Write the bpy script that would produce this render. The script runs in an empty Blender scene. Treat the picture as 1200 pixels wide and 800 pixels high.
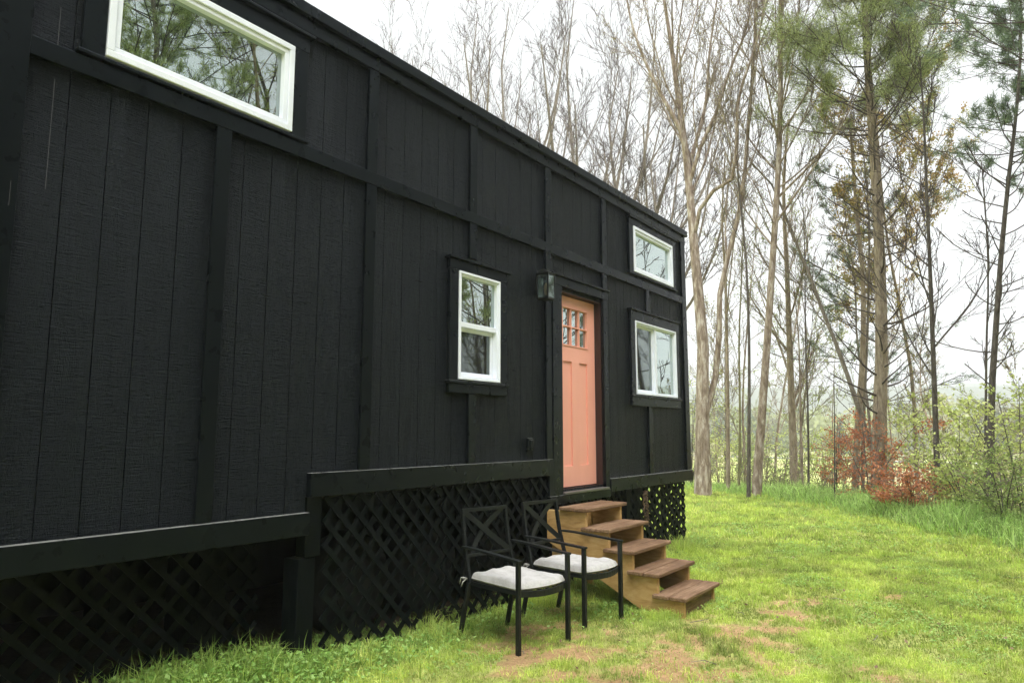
import bpy, math
import numpy as np
from mathutils import Vector, Matrix
rng = np.random.default_rng(7)
sc = bpy.context.scene
COL = sc.collection
R = math.radians

# ------------------------------------------------------------------ materials
def mat(name, col=(.5,.5,.5), rough=.6, spec=.5, metal=0.0):
    m = bpy.data.materials.new(name); m.use_nodes = True
    b = m.node_tree.nodes['Principled BSDF']
    b.inputs['Base Color'].default_value = (*col, 1); b.inputs['Roughness'].default_value = rough
    b.inputs['Specular IOR Level'].default_value = spec; b.inputs['Metallic'].default_value = metal
    return m, m.node_tree, b
def N(nt, t, **kw):
    n = nt.nodes.new(t)
    for k, v in kw.items():
        if k.startswith('i_'): n.inputs[int(k[2:]) if k[2:].isdigit() else k[2:].replace('_', ' ')].default_value = v
        else: setattr(n, k, v)
    return n
def coords(nt, scale=(1,1,1), rot=(0,0,0)):
    tc = N(nt, 'ShaderNodeTexCoord'); mp = N(nt, 'ShaderNodeMapping')
    mp.inputs['Scale'].default_value = scale; mp.inputs['Rotation'].default_value = rot
    nt.links.new(tc.outputs['Object'], mp.inputs[0]); return mp.outputs[0]
def noise(nt, vec, scale, detail=4, rough=.55, dist=0.0):
    n = N(nt, 'ShaderNodeTexNoise'); n.inputs['Scale'].default_value = scale; n.inputs['Detail'].default_value = detail
    n.inputs['Roughness'].default_value = rough; n.inputs['Distortion'].default_value = dist
    if vec is not None: nt.links.new(vec, n.inputs['Vector'])
    return n.outputs['Fac']
def ramp(nt, fac, stops):
    r = N(nt, 'ShaderNodeValToRGB'); e = r.color_ramp.elements
    while len(e) < len(stops): e.new(.5)
    for el, (p, c) in zip(e, stops):
        el.position = p; el.color = (*c, 1) if len(c) == 3 else c
    nt.links.new(fac, r.inputs[0]); return r.outputs[0]
def bump(nt, b, h, strength=.3, dist=.01, prev=None):
    n = N(nt, 'ShaderNodeBump'); n.inputs['Strength'].default_value = strength; n.inputs['Distance'].default_value = dist
    nt.links.new(h, n.inputs['Height'])
    if prev is not None: nt.links.new(prev, n.inputs['Normal'])
    nt.links.new(n.outputs[0], b.inputs['Normal']); return n.outputs[0]
def mathn(nt, op, a, b=None):
    n = N(nt, 'ShaderNodeMath', operation=op)
    for i, x in enumerate((a, b)):
        if x is None: continue
        if isinstance(x, (int, float)): n.inputs[i].default_value = x
        else: nt.links.new(x, n.inputs[i])
    return n.outputs[0]

M = {}
# rough sawn embossed siding, painted black
m, nt, b = mat('siding_black', (.016,.0165,.0165), .3, .165)
b.inputs['Specular Tint'].default_value = (.80,.93,1,1)
v1 = coords(nt, (1, 7.0, 85)); n1 = noise(nt, v1, 1.4, 5, .66, .9)
v2 = coords(nt, (1, 42, 9.0)); n2 = noise(nt, v2, 1.5, 3, .6, 2.4)
v3 = coords(nt, (1, 3.2, .5)); n3 = ramp(nt, noise(nt, v3, 2.2, 3, .6, .3), [(.38, (.3,.3,.3)), (.66, (1,1,1))])
rip = mathn(nt, 'MULTIPLY', n1, mathn(nt, 'ADD', mathn(nt, 'MULTIPLY', n3, 1.7), .1))
h = mathn(nt, 'ADD', rip, mathn(nt, 'MULTIPLY', n2, .45))
bump(nt, b, h, 1.0, .018)
nt.links.new(ramp(nt, n1, [(.3, (.26,)*3), (.7, (.40,)*3)]), b.inputs['Roughness'])
nt.links.new(ramp(nt, noise(nt, coords(nt, (1,1,.5)), 1.3, 4), [(.3, (.0014,.0024,.0028)), (.75, (.0034,.0046,.0054))]), b.inputs['Base Color'])
M['siding'] = m
m, nt, b = mat('trim_black', (.0045,.0053,.0058), .3, .16)
bump(nt, b, noise(nt, coords(nt, (8,8,8)), 3, 3), .06, .003)
nt.links.new(ramp(nt, noise(nt, coords(nt), 9, 5), [(.3, (.24,)*3), (.7, (.38,)*3)]), b.inputs['Roughness'])
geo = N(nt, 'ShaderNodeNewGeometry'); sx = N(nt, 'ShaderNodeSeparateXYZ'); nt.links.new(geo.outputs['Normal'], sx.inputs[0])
ledge_light = mathn(nt, 'MULTIPLY', mathn(nt, 'GREATER_THAN', sx.outputs[2], .75), mathn(nt, 'MULTIPLY', noise(nt, coords(nt, (1,2,1)), 6, 4, .7), 1.2))   # sky highlight on up-facing ledges, painted into the colour as patchy pale grey
mxd = N(nt, 'ShaderNodeMix', data_type='RGBA'); nt.links.new(ledge_light, mxd.inputs[0]); mxd.inputs[6].default_value = (.0045,.0058,.0068,1); mxd.inputs[7].default_value = (.30,.30,.27,1)
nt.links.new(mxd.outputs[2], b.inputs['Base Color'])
b.inputs['Specular Tint'].default_value = (.75,.92,1,1)
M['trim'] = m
m, nt, b = mat('skirt_black', (.016,.017,.0165), .5, .07)
nt.links.new(ramp(nt, noise(nt, coords(nt), 6, 6, .7), [(.35, (.0018,.003,.0032)), (.62, (.0042,.0062,.0062)), (.8, (.014,.016,.014))]), b.inputs['Base Color'])
bump(nt, b, noise(nt, coords(nt, (20,20,3)), 3, 3), .4, .004)
M['lattice'] = m
m, nt, b = mat('chair_metal', (.008,.0095,.009), .42, .35); M['chair'] = m
bump(nt, b, noise(nt, coords(nt), 220, 2), .06, .002)
m, nt, b = mat('white_vinyl', (.78,.78,.75), .38, .5); M['vinyl'] = m
nt.links.new(ramp(nt, noise(nt, coords(nt), 5, 5), [(.3, (.70,.73,.78)), (.6, (.77,.80,.86))]), b.inputs['Base Color'])
m, nt, b = mat('coral_paint', (.80,.335,.20), .42, .4); M['coral'] = m
nt.links.new(ramp(nt, noise(nt, coords(nt, (1,1,.4)), 3, 5), [(.3, (.74,.33,.24)), (.7, (.80,.365,.275))]), b.inputs['Base Color'])
bump(nt, b, noise(nt, coords(nt, (30,60,3)), 3, 4), .12, .003)
m, nt, b = mat('jamb_brown', (.035,.016,.013), .5, .4); M['jamb'] = m
m, nt, b = mat('threshold_metal', (.16,.15,.14), .45, .5, .6); M['thresh'] = m
m, nt, b = mat('interior_dark', (.06,.058,.05), .9, .1); M['inside'] = m
m, nt, b = mat('curtain_cloth', (.30,.32,.29), .9, .1); M['curtain'] = m
m, nt, b = mat('roof_metal', (.05,.052,.055), .4, .5, .3); M['roofmetal'] = m
m, nt, b = mat('light_caulk', (.07,.07,.074), .8, .2); M['caulk'] = m
def glass(name, tint, r0, rough=0.0):
    m = bpy.data.materials.new(name); m.use_nodes = True; nt = m.node_tree; nt.nodes.clear()
    o = N(nt, 'ShaderNodeOutputMaterial'); mx = N(nt, 'ShaderNodeMixShader')
    t = N(nt, 'ShaderNodeBsdfTransparent'); t.inputs[0].default_value = (*tint, 1)
    g = N(nt, 'ShaderNodeBsdfGlossy'); g.inputs['Color'].default_value = (.86,.96,.93,1); g.inputs['Roughness'].default_value = rough
    f = N(nt, 'ShaderNodeFresnel'); f.inputs[0].default_value = 1.5
    fac = mathn(nt, 'MINIMUM', mathn(nt, 'ADD', mathn(nt, 'MULTIPLY', f.outputs[0], 1.8), r0), .95)
    nt.links.new(fac, mx.inputs[0]); nt.links.new(t.outputs[0], mx.inputs[1]); nt.links.new(g.outputs[0], mx.inputs[2])
    nt.links.new(mx.outputs[0], o.inputs[0])
    bp = N(nt, 'ShaderNodeBump'); bp.inputs['Strength'].default_value = .05; bp.inputs['Distance'].default_value = .02
    nt.links.new(noise(nt, coords(nt), 2.2, 1), bp.inputs['Height']); nt.links.new(bp.outputs[0], g.inputs['Normal'])
    return m
M['glass'] = glass('window_glass', (.55,.62,.58), .34)
M['screen'] = glass('screened_glass', (.10,.11,.09), .05, .03)
M['lampglass'] = glass('seeded_glass', (.88,.90,.89), .16, .03)
# woods
def wood(name, c0, c1, c2, gs=(3,40,40)):
    m, nt, b = mat(name, c1, .72, .3)
    f = noise(nt, coords(nt, gs), 1.6, 6, .65, .8)
    f2 = noise(nt, coords(nt), 3.0, 5)
    c = ramp(nt, mathn(nt, 'ADD', mathn(nt, 'MULTIPLY', f, .65), mathn(nt, 'MULTIPLY', f2, .4)), [(.32, c0), (.52, c1), (.74, c2)])
    nt.links.new(c, b.inputs['Base Color']); bump(nt, b, f, .5, .004); return m
M['stringer'] = wood('stringer_wood', (.22,.115,.035), (.46,.28,.10), (.60,.41,.18), (3,40,12))
M['tread'] = wood('tread_wood', (.06,.031,.015), (.165,.092,.046), (.33,.215,.13), (30,2.2,30))
M['drift'] = wood('driftwood', (.04,.025,.016), (.10,.065,.04), (.2,.14,.09), (20,20,4))
def bark(name, c0, c1, c2, sc_=5):
    m, nt, b = mat(name, c1, .9, .15)
    f = noise(nt, coords(nt, (4,4,1.0)), sc_, 6, .7, .4)
    nt.links.new(ramp(nt, f, [(.33, c0), (.5, c1), (.68, c2)]), b.inputs['Base Color']); bump(nt, b, f, .8, .03); return m
M['bark_pale'] = bark('bark_pale', (.12,.085,.060), (.30,.235,.185), (.62,.56,.49), 2.6)
M['bark_tan'] = bark('bark_tan', (.16,.12,.085), (.31,.25,.185), (.46,.39,.30), 4)
M['bark_grey'] = bark('bark_grey', (.11,.09,.07), (.21,.18,.145), (.33,.285,.24), 5)
M['bark_dark'] = bark('bark_dark', (.05,.042,.035), (.105,.09,.075), (.18,.155,.13), 6)
M['bark_mossy'] = bark('bark_mossy', (.12,.11,.055), (.24,.22,.12), (.33,.30,.20), 6)
M['twig'] = mat('twig_brown', (.20,.16,.125), .9, .1)[0]
M['twig_dark'] = mat('twig_dark', (.10,.08,.072), .9, .1)[0]
M['twig_green'] = mat('twig_olive', (.23,.21,.11), .9, .1)[0]
def leafmat(name, trans=.35, rough=.55):
    m, nt, b = mat(name, (.1,.15,.03), rough, .25)
    a = N(nt, 'ShaderNodeAttribute', attribute_name='tint')
    nt.links.new(a.outputs['Color'], b.inputs['Base Color'])
    t = N(nt, 'ShaderNodeBsdfTranslucent'); nt.links.new(a.outputs['Color'], t.inputs[0])
    mx = N(nt, 'ShaderNodeMixShader'); mx.inputs[0].default_value = trans
    o = nt.nodes['Material Output']
    nt.links.new(b.outputs[0], mx.inputs[1]); nt.links.new(t.outputs[0], mx.inputs[2]); nt.links.new(mx.outputs[0], o.inputs[0])
    return m
M['leaf'] = leafmat('leaf'); M['needle'] = leafmat('needle', .2, .6); M['blade'] = leafmat('grass_blade', .4, .6)
m, nt, b = mat('cushion_cloth', (.62,.60,.56), .9, .15)
nt.links.new(ramp(nt, noise(nt, coords(nt, (1,1.5,1)), 9, 6, .65), [(.3, (.34,.325,.295)), (.5, (.44,.425,.39)), (.75, (.50,.485,.455))]), b.inputs['Base Color'])
bump(nt, b, noise(nt, coords(nt, (3,1,1)), 14, 4, .6, 1.2), .5, .012); M['cushion'] = m
M['carbody'] = mat('car_paint', (.62,.64,.67), .3, .5)[0]; M['carglass'] = mat('car_glass', (.03,.035,.045), .1, .6)[0]
M['rubber'] = mat('rubber', (.012,.012,.012), .8, .2)[0]; M['rim'] = mat('rim_metal', (.02,.02,.02), .6, .2, .0)[0]
M['bulb'] = mat('bulb_glass', (.5,.36,.2), .25, .5)[0]

# ground: tint attribute (what covers it) with fine procedural variation
m, nt, b = mat('ground_cover', (.1,.1,.05), .95, .1)
a = N(nt, 'ShaderNodeAttribute', attribute_name='tint')
f = noise(nt, coords(nt), 38, 6, .75); f2 = noise(nt, coords(nt), 4.5, 5, .7)
k = mathn(nt, 'ADD', mathn(nt, 'MULTIPLY', f, 1.1), mathn(nt, 'MULTIPLY', f2, .7))
mm = N(nt, 'ShaderNodeMix', data_type='RGBA', blend_type='MULTIPLY'); mm.inputs[0].default_value = 1
nt.links.new(a.outputs['Color'], mm.inputs[6]); nt.links.new(ramp(nt, k, [(.55, (.45,.42,.4)), (1.2, (1.25,1.28,1.2))]), mm.inputs[7])
nt.links.new(mm.outputs[2], b.inputs['Base Color']); bump(nt, b, f, .7, .03); M['ground'] = m
M['road'] = mat('pale_asphalt', (.42,.41,.40), .9, .1)[0]

# ------------------------------------------------------------------ mesh helpers
def make_mesh(name, V, Q=None, T=None, smooth=False, tint=None, material=None):
    me = bpy.data.meshes.new(name)
    Q = np.zeros((0,4), np.int64) if Q is None else np.asarray(Q).reshape(-1,4)
    T = np.zeros((0,3), np.int64) if T is None else np.asarray(T).reshape(-1,3)
    V = np.asarray(V, np.float32).reshape(-1,3)
    me.vertices.add(len(V)); me.vertices.foreach_set('co', V.ravel())
    nl = Q.size + T.size; me.loops.add(nl); me.loops.foreach_set('vertex_index', np.concatenate([Q.ravel(), T.ravel()]).astype(np.int32))
    me.polygons.add(len(Q) + len(T))
    st = np.concatenate([np.arange(len(Q))*4, Q.size + np.arange(len(T))*3]).astype(np.int32)
    me.polygons.foreach_set('loop_start', st)
    me.polygons.foreach_set('use_smooth', np.full(len(Q)+len(T), smooth))
    me.update(calc_edges=True)
    if tint is not None:
        at = me.color_attributes.new('tint', 'FLOAT_COLOR', 'POINT')
        c = np.ones((len(V), 4), np.float32); c[:, :3] = tint; at.data.foreach_set('color', c.ravel())
    if material: me.materials.append(material)
    return me
OFF = {}
def link(name, me, parent=None, loc=(0,0,0)):
    o = bpy.data.objects.new(name, me); COL.objects.link(o); o.location = loc
    if parent is not None: o.parent = parent
    return o
def tag(o, label=None, cat=None, group=None, kind=None):
    if label: o['label'] = label
    if cat: o['category'] = cat
    if group: o['group'] = group
    if kind: o['kind'] = kind
    return o
def empty(name, loc, label, cat, group=None):
    o = bpy.data.objects.new(name, None); COL.objects.link(o); o.location = loc; o.empty_display_size = .2
    OFF[o.name] = np.array(loc, float)
    return tag(o, label, cat, group)
class MB:
    def __init__(s): s.v = []; s.f = []
    def add(s, vs, fs):
        b = len(s.v); s.v += [tuple(map(float, v)) for v in vs]; s.f += [tuple(b+i for i in f) for f in fs]; return s
    def box(s, x0, x1, y0, y1, z0, z1):
        return s.add([(x0,y0,z0),(x1,y0,z0),(x1,y1,z0),(x0,y1,z0),(x0,y0,z1),(x1,y0,z1),(x1,y1,z1),(x0,y1,z1)],
            [(0,3,2,1),(4,5,6,7),(0,1,5,4),(1,2,6,5),(2,3,7,6),(3,0,4,7)])
    def prism(s, poly, a, b, axis='y'):      # poly in (x,z) for axis y, (y,z) for axis x, (x,y) for axis z
        n = len(poly)
        def p(q, t): return (q[0], t, q[1]) if axis == 'y' else ((t, q[0], q[1]) if axis == 'x' else (q[0], q[1], t))
        vs = [p(q, a) for q in poly] + [p(q, b) for q in poly]
        fs = [tuple(range(n)), tuple(range(2*n-1, n-1, -1))] + [(i, i+n, (i+1) % n + n, (i+1) % n) for i in range(n)]
        return s.add(vs, fs)
    def bar(s, p, q, w, h, up=(0,0,1)):      # rectangular bar from p to q
        p, q = Vector(p), Vector(q); d = (q-p).normalized(); u = Vector(up)
        sd = d.cross(u).normalized(); u = sd.cross(d).normalized()
        vs = []
        for c in (p, q):
            for a_, b_ in ((-1,-1),(1,-1),(1,1),(-1,1)): vs.append(c + sd*a_*w/2 + u*b_*h/2)
        return s.add(vs, [(0,1,2,3),(7,6,5,4),(0,4,5,1),(1,5,6,2),(2,6,7,3),(3,7,4,0)])
    def tube(s, pts, r, n=8, up=(0,0,1), w=None):
        pts = [Vector(p) for p in pts]; K = len(pts); rs = r if hasattr(r, '__len__') else [r]*K
        b = len(s.v); U = Vector(up)
        for i, p in enumerate(pts):
            d = (pts[min(i+1, K-1)] - pts[max(i-1, 0)]).normalized(); a = d.cross(U)
            if a.length < 1e-3: a = d.cross(Vector((1,0,0)))
            a.normalize(); c = a.cross(d).normalized()
            for k in range(n):
                t = 2*math.pi*k/n; s.v.append(tuple(p + (a*math.cos(t)*(w or 1) + c*math.sin(t))*rs[i]))
        for i in range(K-1):
            for k in range(n): s.f.append((b+i*n+k, b+i*n+(k+1) % n, b+(i+1)*n+(k+1) % n, b+(i+1)*n+k))
        s.f.append(tuple(b+k for k in range(n-1, -1, -1))); s.f.append(tuple(b+(K-1)*n+k for k in range(n)))
        return s
    def build(s, name, material, parent=None, bevel=0, seg=2, smooth=False, abs_=True):
        me = bpy.data.meshes.new(name); off = np.zeros(3)
        if parent is not None and abs_:
            off = OFF.get(parent.name, np.zeros(3))
        me.from_pydata([(v[0]-off[0], v[1]-off[1], v[2]-off[2]) for v in s.v], [], s.f)
        import bmesh
        bm = bmesh.new(); bm.from_mesh(me); bmesh.ops.recalc_face_normals(bm, faces=bm.faces); bm.to_mesh(me); bm.free()
        me.materials.append(material)
        if smooth: me.polygons.foreach_set('use_smooth', [True]*len(me.polygons))
        o = link(name, me, parent); OFF[o.name] = off
        if bevel:
            bv = o.modifiers.new('bevel', 'BEVEL'); bv.width = bevel; bv.segments = seg; bv.limit_method = 'ANGLE'; bv.angle_limit = R(35)
        return o

# value noise in numpy
_L = np.random.default_rng(3).random((256,256))
def vnoise(x, y, s, octv=4, g=.5):
    x = np.asarray(x, float)*s; y = np.asarray(y, float)*s; out = 0; a = 1; tot = 0
    for o in range(octv):
        xi = np.floor(x).astype(int); yi = np.floor(y).astype(int); fx = x-xi; fy = y-yi
        fx = fx*fx*(3-2*fx); fy = fy*fy*(3-2*fy)
        g00 = _L[xi & 255, yi & 255]; g10 = _L[(xi+1) & 255, yi & 255]; g01 = _L[xi & 255, (yi+1) & 255]; g11 = _L[(xi+1) & 255, (yi+1) & 255]
        out = out + a*((g00*(1-fx)+g10*fx)*(1-fy) + (g01*(1-fx)+g11*fx)*fy); tot += a
        a *= g; x = x*2.03+17.3; y = y*2.03+31.7
    return out/tot
def sstep(a, b, x):
    t = np.clip((np.asarray(x, float)-a)/(b-a), 0, 1); return t*t*(3-2*t)

# ------------------------------------------------------------------ terrain
def edge_s(x, y):     # metres beyond the lawn's rim
    x = np.asarray(x, float); y = np.asarray(y, float)
    dx = x+9.5; dy = y-2.5; th = np.degrees(np.arctan2(dy, dx))
    r = 15.2 + .043*np.clip(th, 10, 100) + 3.0*sstep(20, -20, th)
    r = r + np.where(th < -60, 20, 0) + np.where(th > 150, 20, 0) + .35*(vnoise(x, y, .35, 2)-.5)*2
    return np.hypot(dx, dy) - r
def ground_z(x, y):
    s = edge_s(x, y); z = .035*(vnoise(x, y, .8, 3)-.5) + .10*sstep(.9, -.2, x)*sstep(4.6, 2.6, y)
    z = z + .10*sstep(-2, 0, s)*0 - 3.4*sstep(0, 13, s) - 1.8*sstep(10, 60, s) + sstep(2, 20, s)*.7*(vnoise(x, y, .12, 3)-.5)
    d = np.hypot(x, y)
    hill = 62*sstep(380, 850, d)*(.45+.9*vnoise(x+500, y+300, .0045, 4)) + 5*sstep(240, 420, d)*vnoise(x, y, .01, 3)
    return z + hill
def dirt(x, y):       # bare worn soil, 0..1
    x = np.asarray(x, float); y = np.asarray(y, float)
    blobs = [(1.15,4.25,.6,.42,.85),(1.5,4.75,.75,.38,.85),(1.9,5.6,.45,.8,.9),(2.2,6.6,.4,.8,.55),(2.35,4.7,.5,.4,.5),
             (.6,4.9,.7,.8,.65),(3.0,5.3,.5,.3,.55),(1.75,3.9,.8,.3,.5),(2.6,7.6,.5,.6,.35),(3.4,6.6,.6,.3,.4),(2.9,4.3,.5,.3,.5),(1.0,13.5,.6,1.,.25)]
    d = 0
    for cx, cy, rx, ry, k in blobs: d = d + k*np.exp(-((x-cx)/rx)**2 - ((y-cy)/ry)**2)
    d = d*(4.6*(vnoise(x, y, 5.2, 4, .75)-.27)) + .5*sstep(.60, .74, vnoise(x+9, y+4, 1.7, 4, .6))
    return np.clip(sstep(.40, 1.1, d)*.86, 0, 1)

def axis(lo, hi, a, b, step, grow=1.09):
    c = list(np.arange(a, b+1e-6, step)); s = step; x = c[-1]
    while x < hi: s = min(s*grow, 45); x += s; c.append(x)
    s = step; x = c[0]; pre = []
    while x > lo: s = min(s*grow, 45); x -= s; pre.append(x)
    return np.array(pre[::-1]+c)
gx = axis(-940, 940, -3, 6.5, .07); gy = axis(-940, 940, 2.2, 18, .08)
X, Y = np.meshgrid(gx, gy, indexing='ij'); Z = ground_z(X, Y); S = edge_s(X, Y); D = dirt(X, Y)*sstep(.3, -1, S)
vg = vnoise(X, Y, 2.2, 4)[..., None]; vf = vnoise(X+50, Y, .05, 4)[..., None]
lawn = np.array([.25,.29,.07])*(1-vg) + np.array([.42,.42,.15])*vg
vq = vnoise(X+3, Y+5, 9, 4, .7)[..., None]; soil = (np.array([.30,.155,.085])*(1-vg) + np.array([.42,.25,.15])*vg)*(.7+.6*vq)
litter = np.array([.32,.26,.15])*(1-vg) + np.array([.28,.32,.11])*vg
vs_ = sstep(.42, .6, vf)
fieldc = np.array([.40,.46,.13])*(1-vs_) + np.array([.42,.34,.19])*vs_
wooded = np.array([.07,.085,.055])
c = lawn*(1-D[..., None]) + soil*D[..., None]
w = sstep(-.1, 1.2, S)[..., None]; c = c*(1-w) + litter*w
w = sstep(16, 34, S)[..., None]; c = c*(1-w) + fieldc*w
w = sstep(290, 330, np.hypot(X, Y))[..., None]; c = c*(1-w) + wooded*w
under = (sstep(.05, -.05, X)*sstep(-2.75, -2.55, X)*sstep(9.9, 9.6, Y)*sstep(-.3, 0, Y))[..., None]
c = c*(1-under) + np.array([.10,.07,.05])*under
nx, ny = X.shape; I = np.arange(nx*ny).reshape(nx, ny)
Q = np.stack([I[:-1,:-1], I[1:,:-1], I[1:,1:], I[:-1,1:]], -1).reshape(-1,4)
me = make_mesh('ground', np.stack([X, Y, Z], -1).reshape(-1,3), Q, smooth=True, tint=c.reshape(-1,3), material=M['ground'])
tag(link('ground', me), kind='structure')

# road across the valley
P = []
for t in np.linspace(-60, 160, 60):
    for w_ in (0, 5.0):
        x, y = t-90 , 205 - .25*t + w_ ; P.append((x, y, float(ground_z(x, y))+.12))
P = np.array(P); P[:,2] = np.repeat(P.reshape(-1,2,3)[:,:,2].max(1), 2)
q = [(2*i, 2*i+2, 2*i+3, 2*i+1) for i in range(59)]
tag(link('road', make_mesh('road', P, q, material=M['road'])), kind='structure')

# ------------------------------------------------------------------ grass
def rotz_dirs(n): a = rng.random(n)*2*np.pi; return np.stack([np.cos(a), np.sin(a), 0*a], -1)
def blades(x, y, h, w, lean, colA, colB, vary=.25, zoff=-.005):
    n = len(x); z = ground_z(x, y) + zoff
    d = rotz_dirs(n); s = rotz_dirs(n)
    base = np.stack([x, y, z], -1); h = h[:, None]; w = w[:, None]; ln = (lean*rng.random(n))[:, None]
    mid = base + np.array([0,0,1])*h*.55 + d*ln*h*.3
    tip = base + np.array([0,0,1])*h*(1-.35*ln) + d*ln*h*.9
    V = np.stack([base-s*w, base+s*w, mid+s*w*.8, mid-s*w*.8, tip], 1)
    b = np.arange(n)[:, None]*5
    Q = b + np.array([0,1,2,3]); T = b + np.array([3,2,4])
    t = np.clip(colA[None]*(1-0) if colA.ndim == 1 else colA, 0, 1); t = t*np.ones((n,3)); mixv = rng.random((n,1))
    colr = (t*(1-mixv) + colB*mixv) * (1 + vary*(rng.random((n,1))-.5)*2)
    return V.reshape(-1,3), Q, T, np.repeat(colr, 5, 0)
def merge(parts):
    V = []; Q = []; T = []; C = []; o = 0
    for v, q_, t_, c_ in parts:
        V.append(v); C.append(c_); Q.append(q_.reshape(-1,4)+o); T.append(t_.reshape(-1,3)+o); o += len(v)
    return np.concatenate(V), np.concatenate(Q), np.concatenate(T), np.concatenate(C)
def leaves_flat(x, y, h, r, colA, colB, tilt=.5):
    n = len(x); z = ground_z(x, y) + h; c0 = np.stack([x, y, z], -1)
    u = rotz_dirs(n); u[:, 2] = (rng.random(n)-.5)*tilt*2; v = np.cross(rng.normal(0, tilt*.4, (n,3)) + [0,0,1], u); v /= np.linalg.norm(v, axis=1)[:, None]
    r = r[:, None]; V = np.stack([c0-u*r, c0-v*r*.8, c0+u*r, c0+v*r*.8], 1)
    Qd = np.arange(n)[:, None]*4 + np.arange(4); m_ = rng.random((n,1)); col = colA*(1-m_)+colB*m_
    return V.reshape(-1,3), Qd, np.zeros((0,3), int), np.repeat(col, 4, 0)
def inview(x, y, pad=.06):    # roughly what could be seen, with room for a step aside
    a = np.arctan2(-(x-3.86), y); return (a > -.25) & (a < 1.5)
parts = []
def sample(x0, x1, y0, y1, n):
    x = rng.uniform(x0, x1, n); y = rng.uniform(y0, y1, n); k = inview(x, y) & (edge_s(x, y) < .5) & ~((x < -.12) & (y < 9.9)); return x[k], y[k]
Y1 = np.array([.42,.56,.085]); Y2 = np.array([.66,.72,.20]); DG = np.array([.26,.42,.085]); STRAW = np.array([.62,.52,.27])
for (x0, x1, y0, y1, n, hh, ww) in ((-.2, 6.8, 1.2, 6.2, 390000, .034, .0022), (-1, 6.8, 6.2, 10.5, 210000, .040, .0036), (-9, 7.5, 10.5, 20.5, 260000, .05, .0065)):
    x, y = sample(x0, x1, y0, y1, n)
    dd = dirt(x, y); cl = vnoise(x, y, 1.3, 4, .6); clf = vnoise(x+3, y+8, 9, 3, .7); fine = sstep(.35, .65, vnoise(x+11, y+19, 6.5, 3, .7))
    k = rng.random(len(x)) < (1-.93*dd)*(.35+1.1*sstep(.3, .62, clf)); x, y, dd, cl, fine = x[k], y[k], dd[k], cl[k], fine[k]
    near = sstep(.75, .0, x)*sstep(10.2, 9, y)
    h = hh*(.5+rng.random(len(x)))*(.45+.6*cl+.7*fine)*(1+1.5*near*rng.random(len(x)))*(1-.5*dd)
    tuft = sstep(.62, .75, vnoise(x+31, y, 2.6, 3)); h = h*(1+.9*tuft)
    g = sstep(.36, .72, vnoise(x+7, y+3, 2.2, 4, .7))[:, None]*.75; dry = sstep(.5, .75, vnoise(x+70, y+13, 1.6, 4, .6))[:, None]
    ca = (Y1*(1-g) + DG*g); fn = (.68+.5*fine)[:, None]; ca = ca*fn; cb = ((Y2*(1-.5*g-.0))*(1-.35*dry) + STRAW*.5*dry + STRAW*dd[:, None]*.3)*fn
    parts.append(blades(x, y, h, np.full(len(x), ww)*(.7+.6*rng.random(len(x))), 1.3, ca, cb))
    # clover and broad low weeds
    x, y = sample(x0, x1, y0, y1, n//3); cv = sstep(.48, .66, vnoise(x+90, y+40, 1.5, 4, .6)) + .8*sstep(.9, .2, x)*sstep(7, 5, y)
    k = rng.random(len(x)) < cv*(1-.9*dirt(x, y))*.8; x, y = x[k], y[k]
    parts.append(leaves_flat(x, y, .012+.03*rng.random(len(x)), (ww*2.6)*(.6+.8*rng.random(len(x))), np.array([.20,.38,.08]), np.array([.42,.60,.18])))
V, Q, T, C = merge(parts)
tag(link('grass', make_mesh('grass', V, Q, T, tint=C, material=M['blade'])), 'short patchy yellow green lawn grass and clover beside the black house', 'grass', kind='stuff')
# rank blue-green grass along the rim
parts = []
n = 150000; x = rng.uniform(-9, 7.5, n); y = rng.uniform(9, 21.5, n); s = edge_s(x, y); k = inview(x, y) & (s > -1.1) & (s < 1.3); x, y, s = x[k], y[k], s[k]
cl = vnoise(x+5, y+2, 1.1, 3, .6); side = sstep(-5, 1, x)
k = rng.random(len(x)) < sstep(-1.1, -.25, s+(cl-.5)*1.2)*(.3+.7*side); x, y, s, cl, side = x[k], y[k], s[k], cl[k], side[k]
h = (.12+.50*cl*side+.10*cl)*(.6+.7*rng.random(len(x)))*sstep(-1.4, -.1, s)
parts.append(blades(x, y, h, np.full(len(x), .007)*(.6+.7*rng.random(len(x))), 1.6, np.array([.26,.44,.09]), np.array([.56,.70,.25]), .5))
V, Q, T, C = merge(parts)
tag(link('tall_grass', make_mesh('tall_grass', V, Q, T, tint=C, material=M['blade'])), 'rank blue green tall grass along the rim of the lawn before the trees', 'grass', kind='stuff')
# weeds and long tufts at the foot of the skirting
parts = []
for cx, cy, rr, nn, hh in ((.02,3.05,.30,1500,.15),(.05,3.6,.35,1600,.12),(.0,2.55,.22,900,.24),(.0,2.3,.2,500,.20),(-.2,2.15,.25,700,.22),(.05,4.3,.3,800,.12),(.05,5.2,.4,900,.11),(.2,2.75,.3,1400,.12),(-.05,6.0,.3,500,.12),(.0,9.4,.35,900,.14),(-.12,8.4,.4,600,.12),(.9,5.85,.3,500,.1)):
    x = cx + rng.normal(0, rr*.55, nn); y = cy + rng.normal(0, rr, nn)
    parts.append(blades(x, y, hh*(.35+.8*rng.random(nn)), np.full(nn, .0028), 1.7, np.array([.14,.27,.04]), np.array([.42,.54,.13])))
    n2 = int(nn*.8); x = cx + rng.normal(0, rr*.6, n2); y = cy + rng.normal(0, rr, n2)
    parts.append(leaves_flat(x, y, hh*.55*rng.random(n2), .010+.009*rng.random(n2), np.array([.20,.38,.07]), np.array([.42,.60,.18]), .8))
V, Q, T, C = merge(parts)
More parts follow.
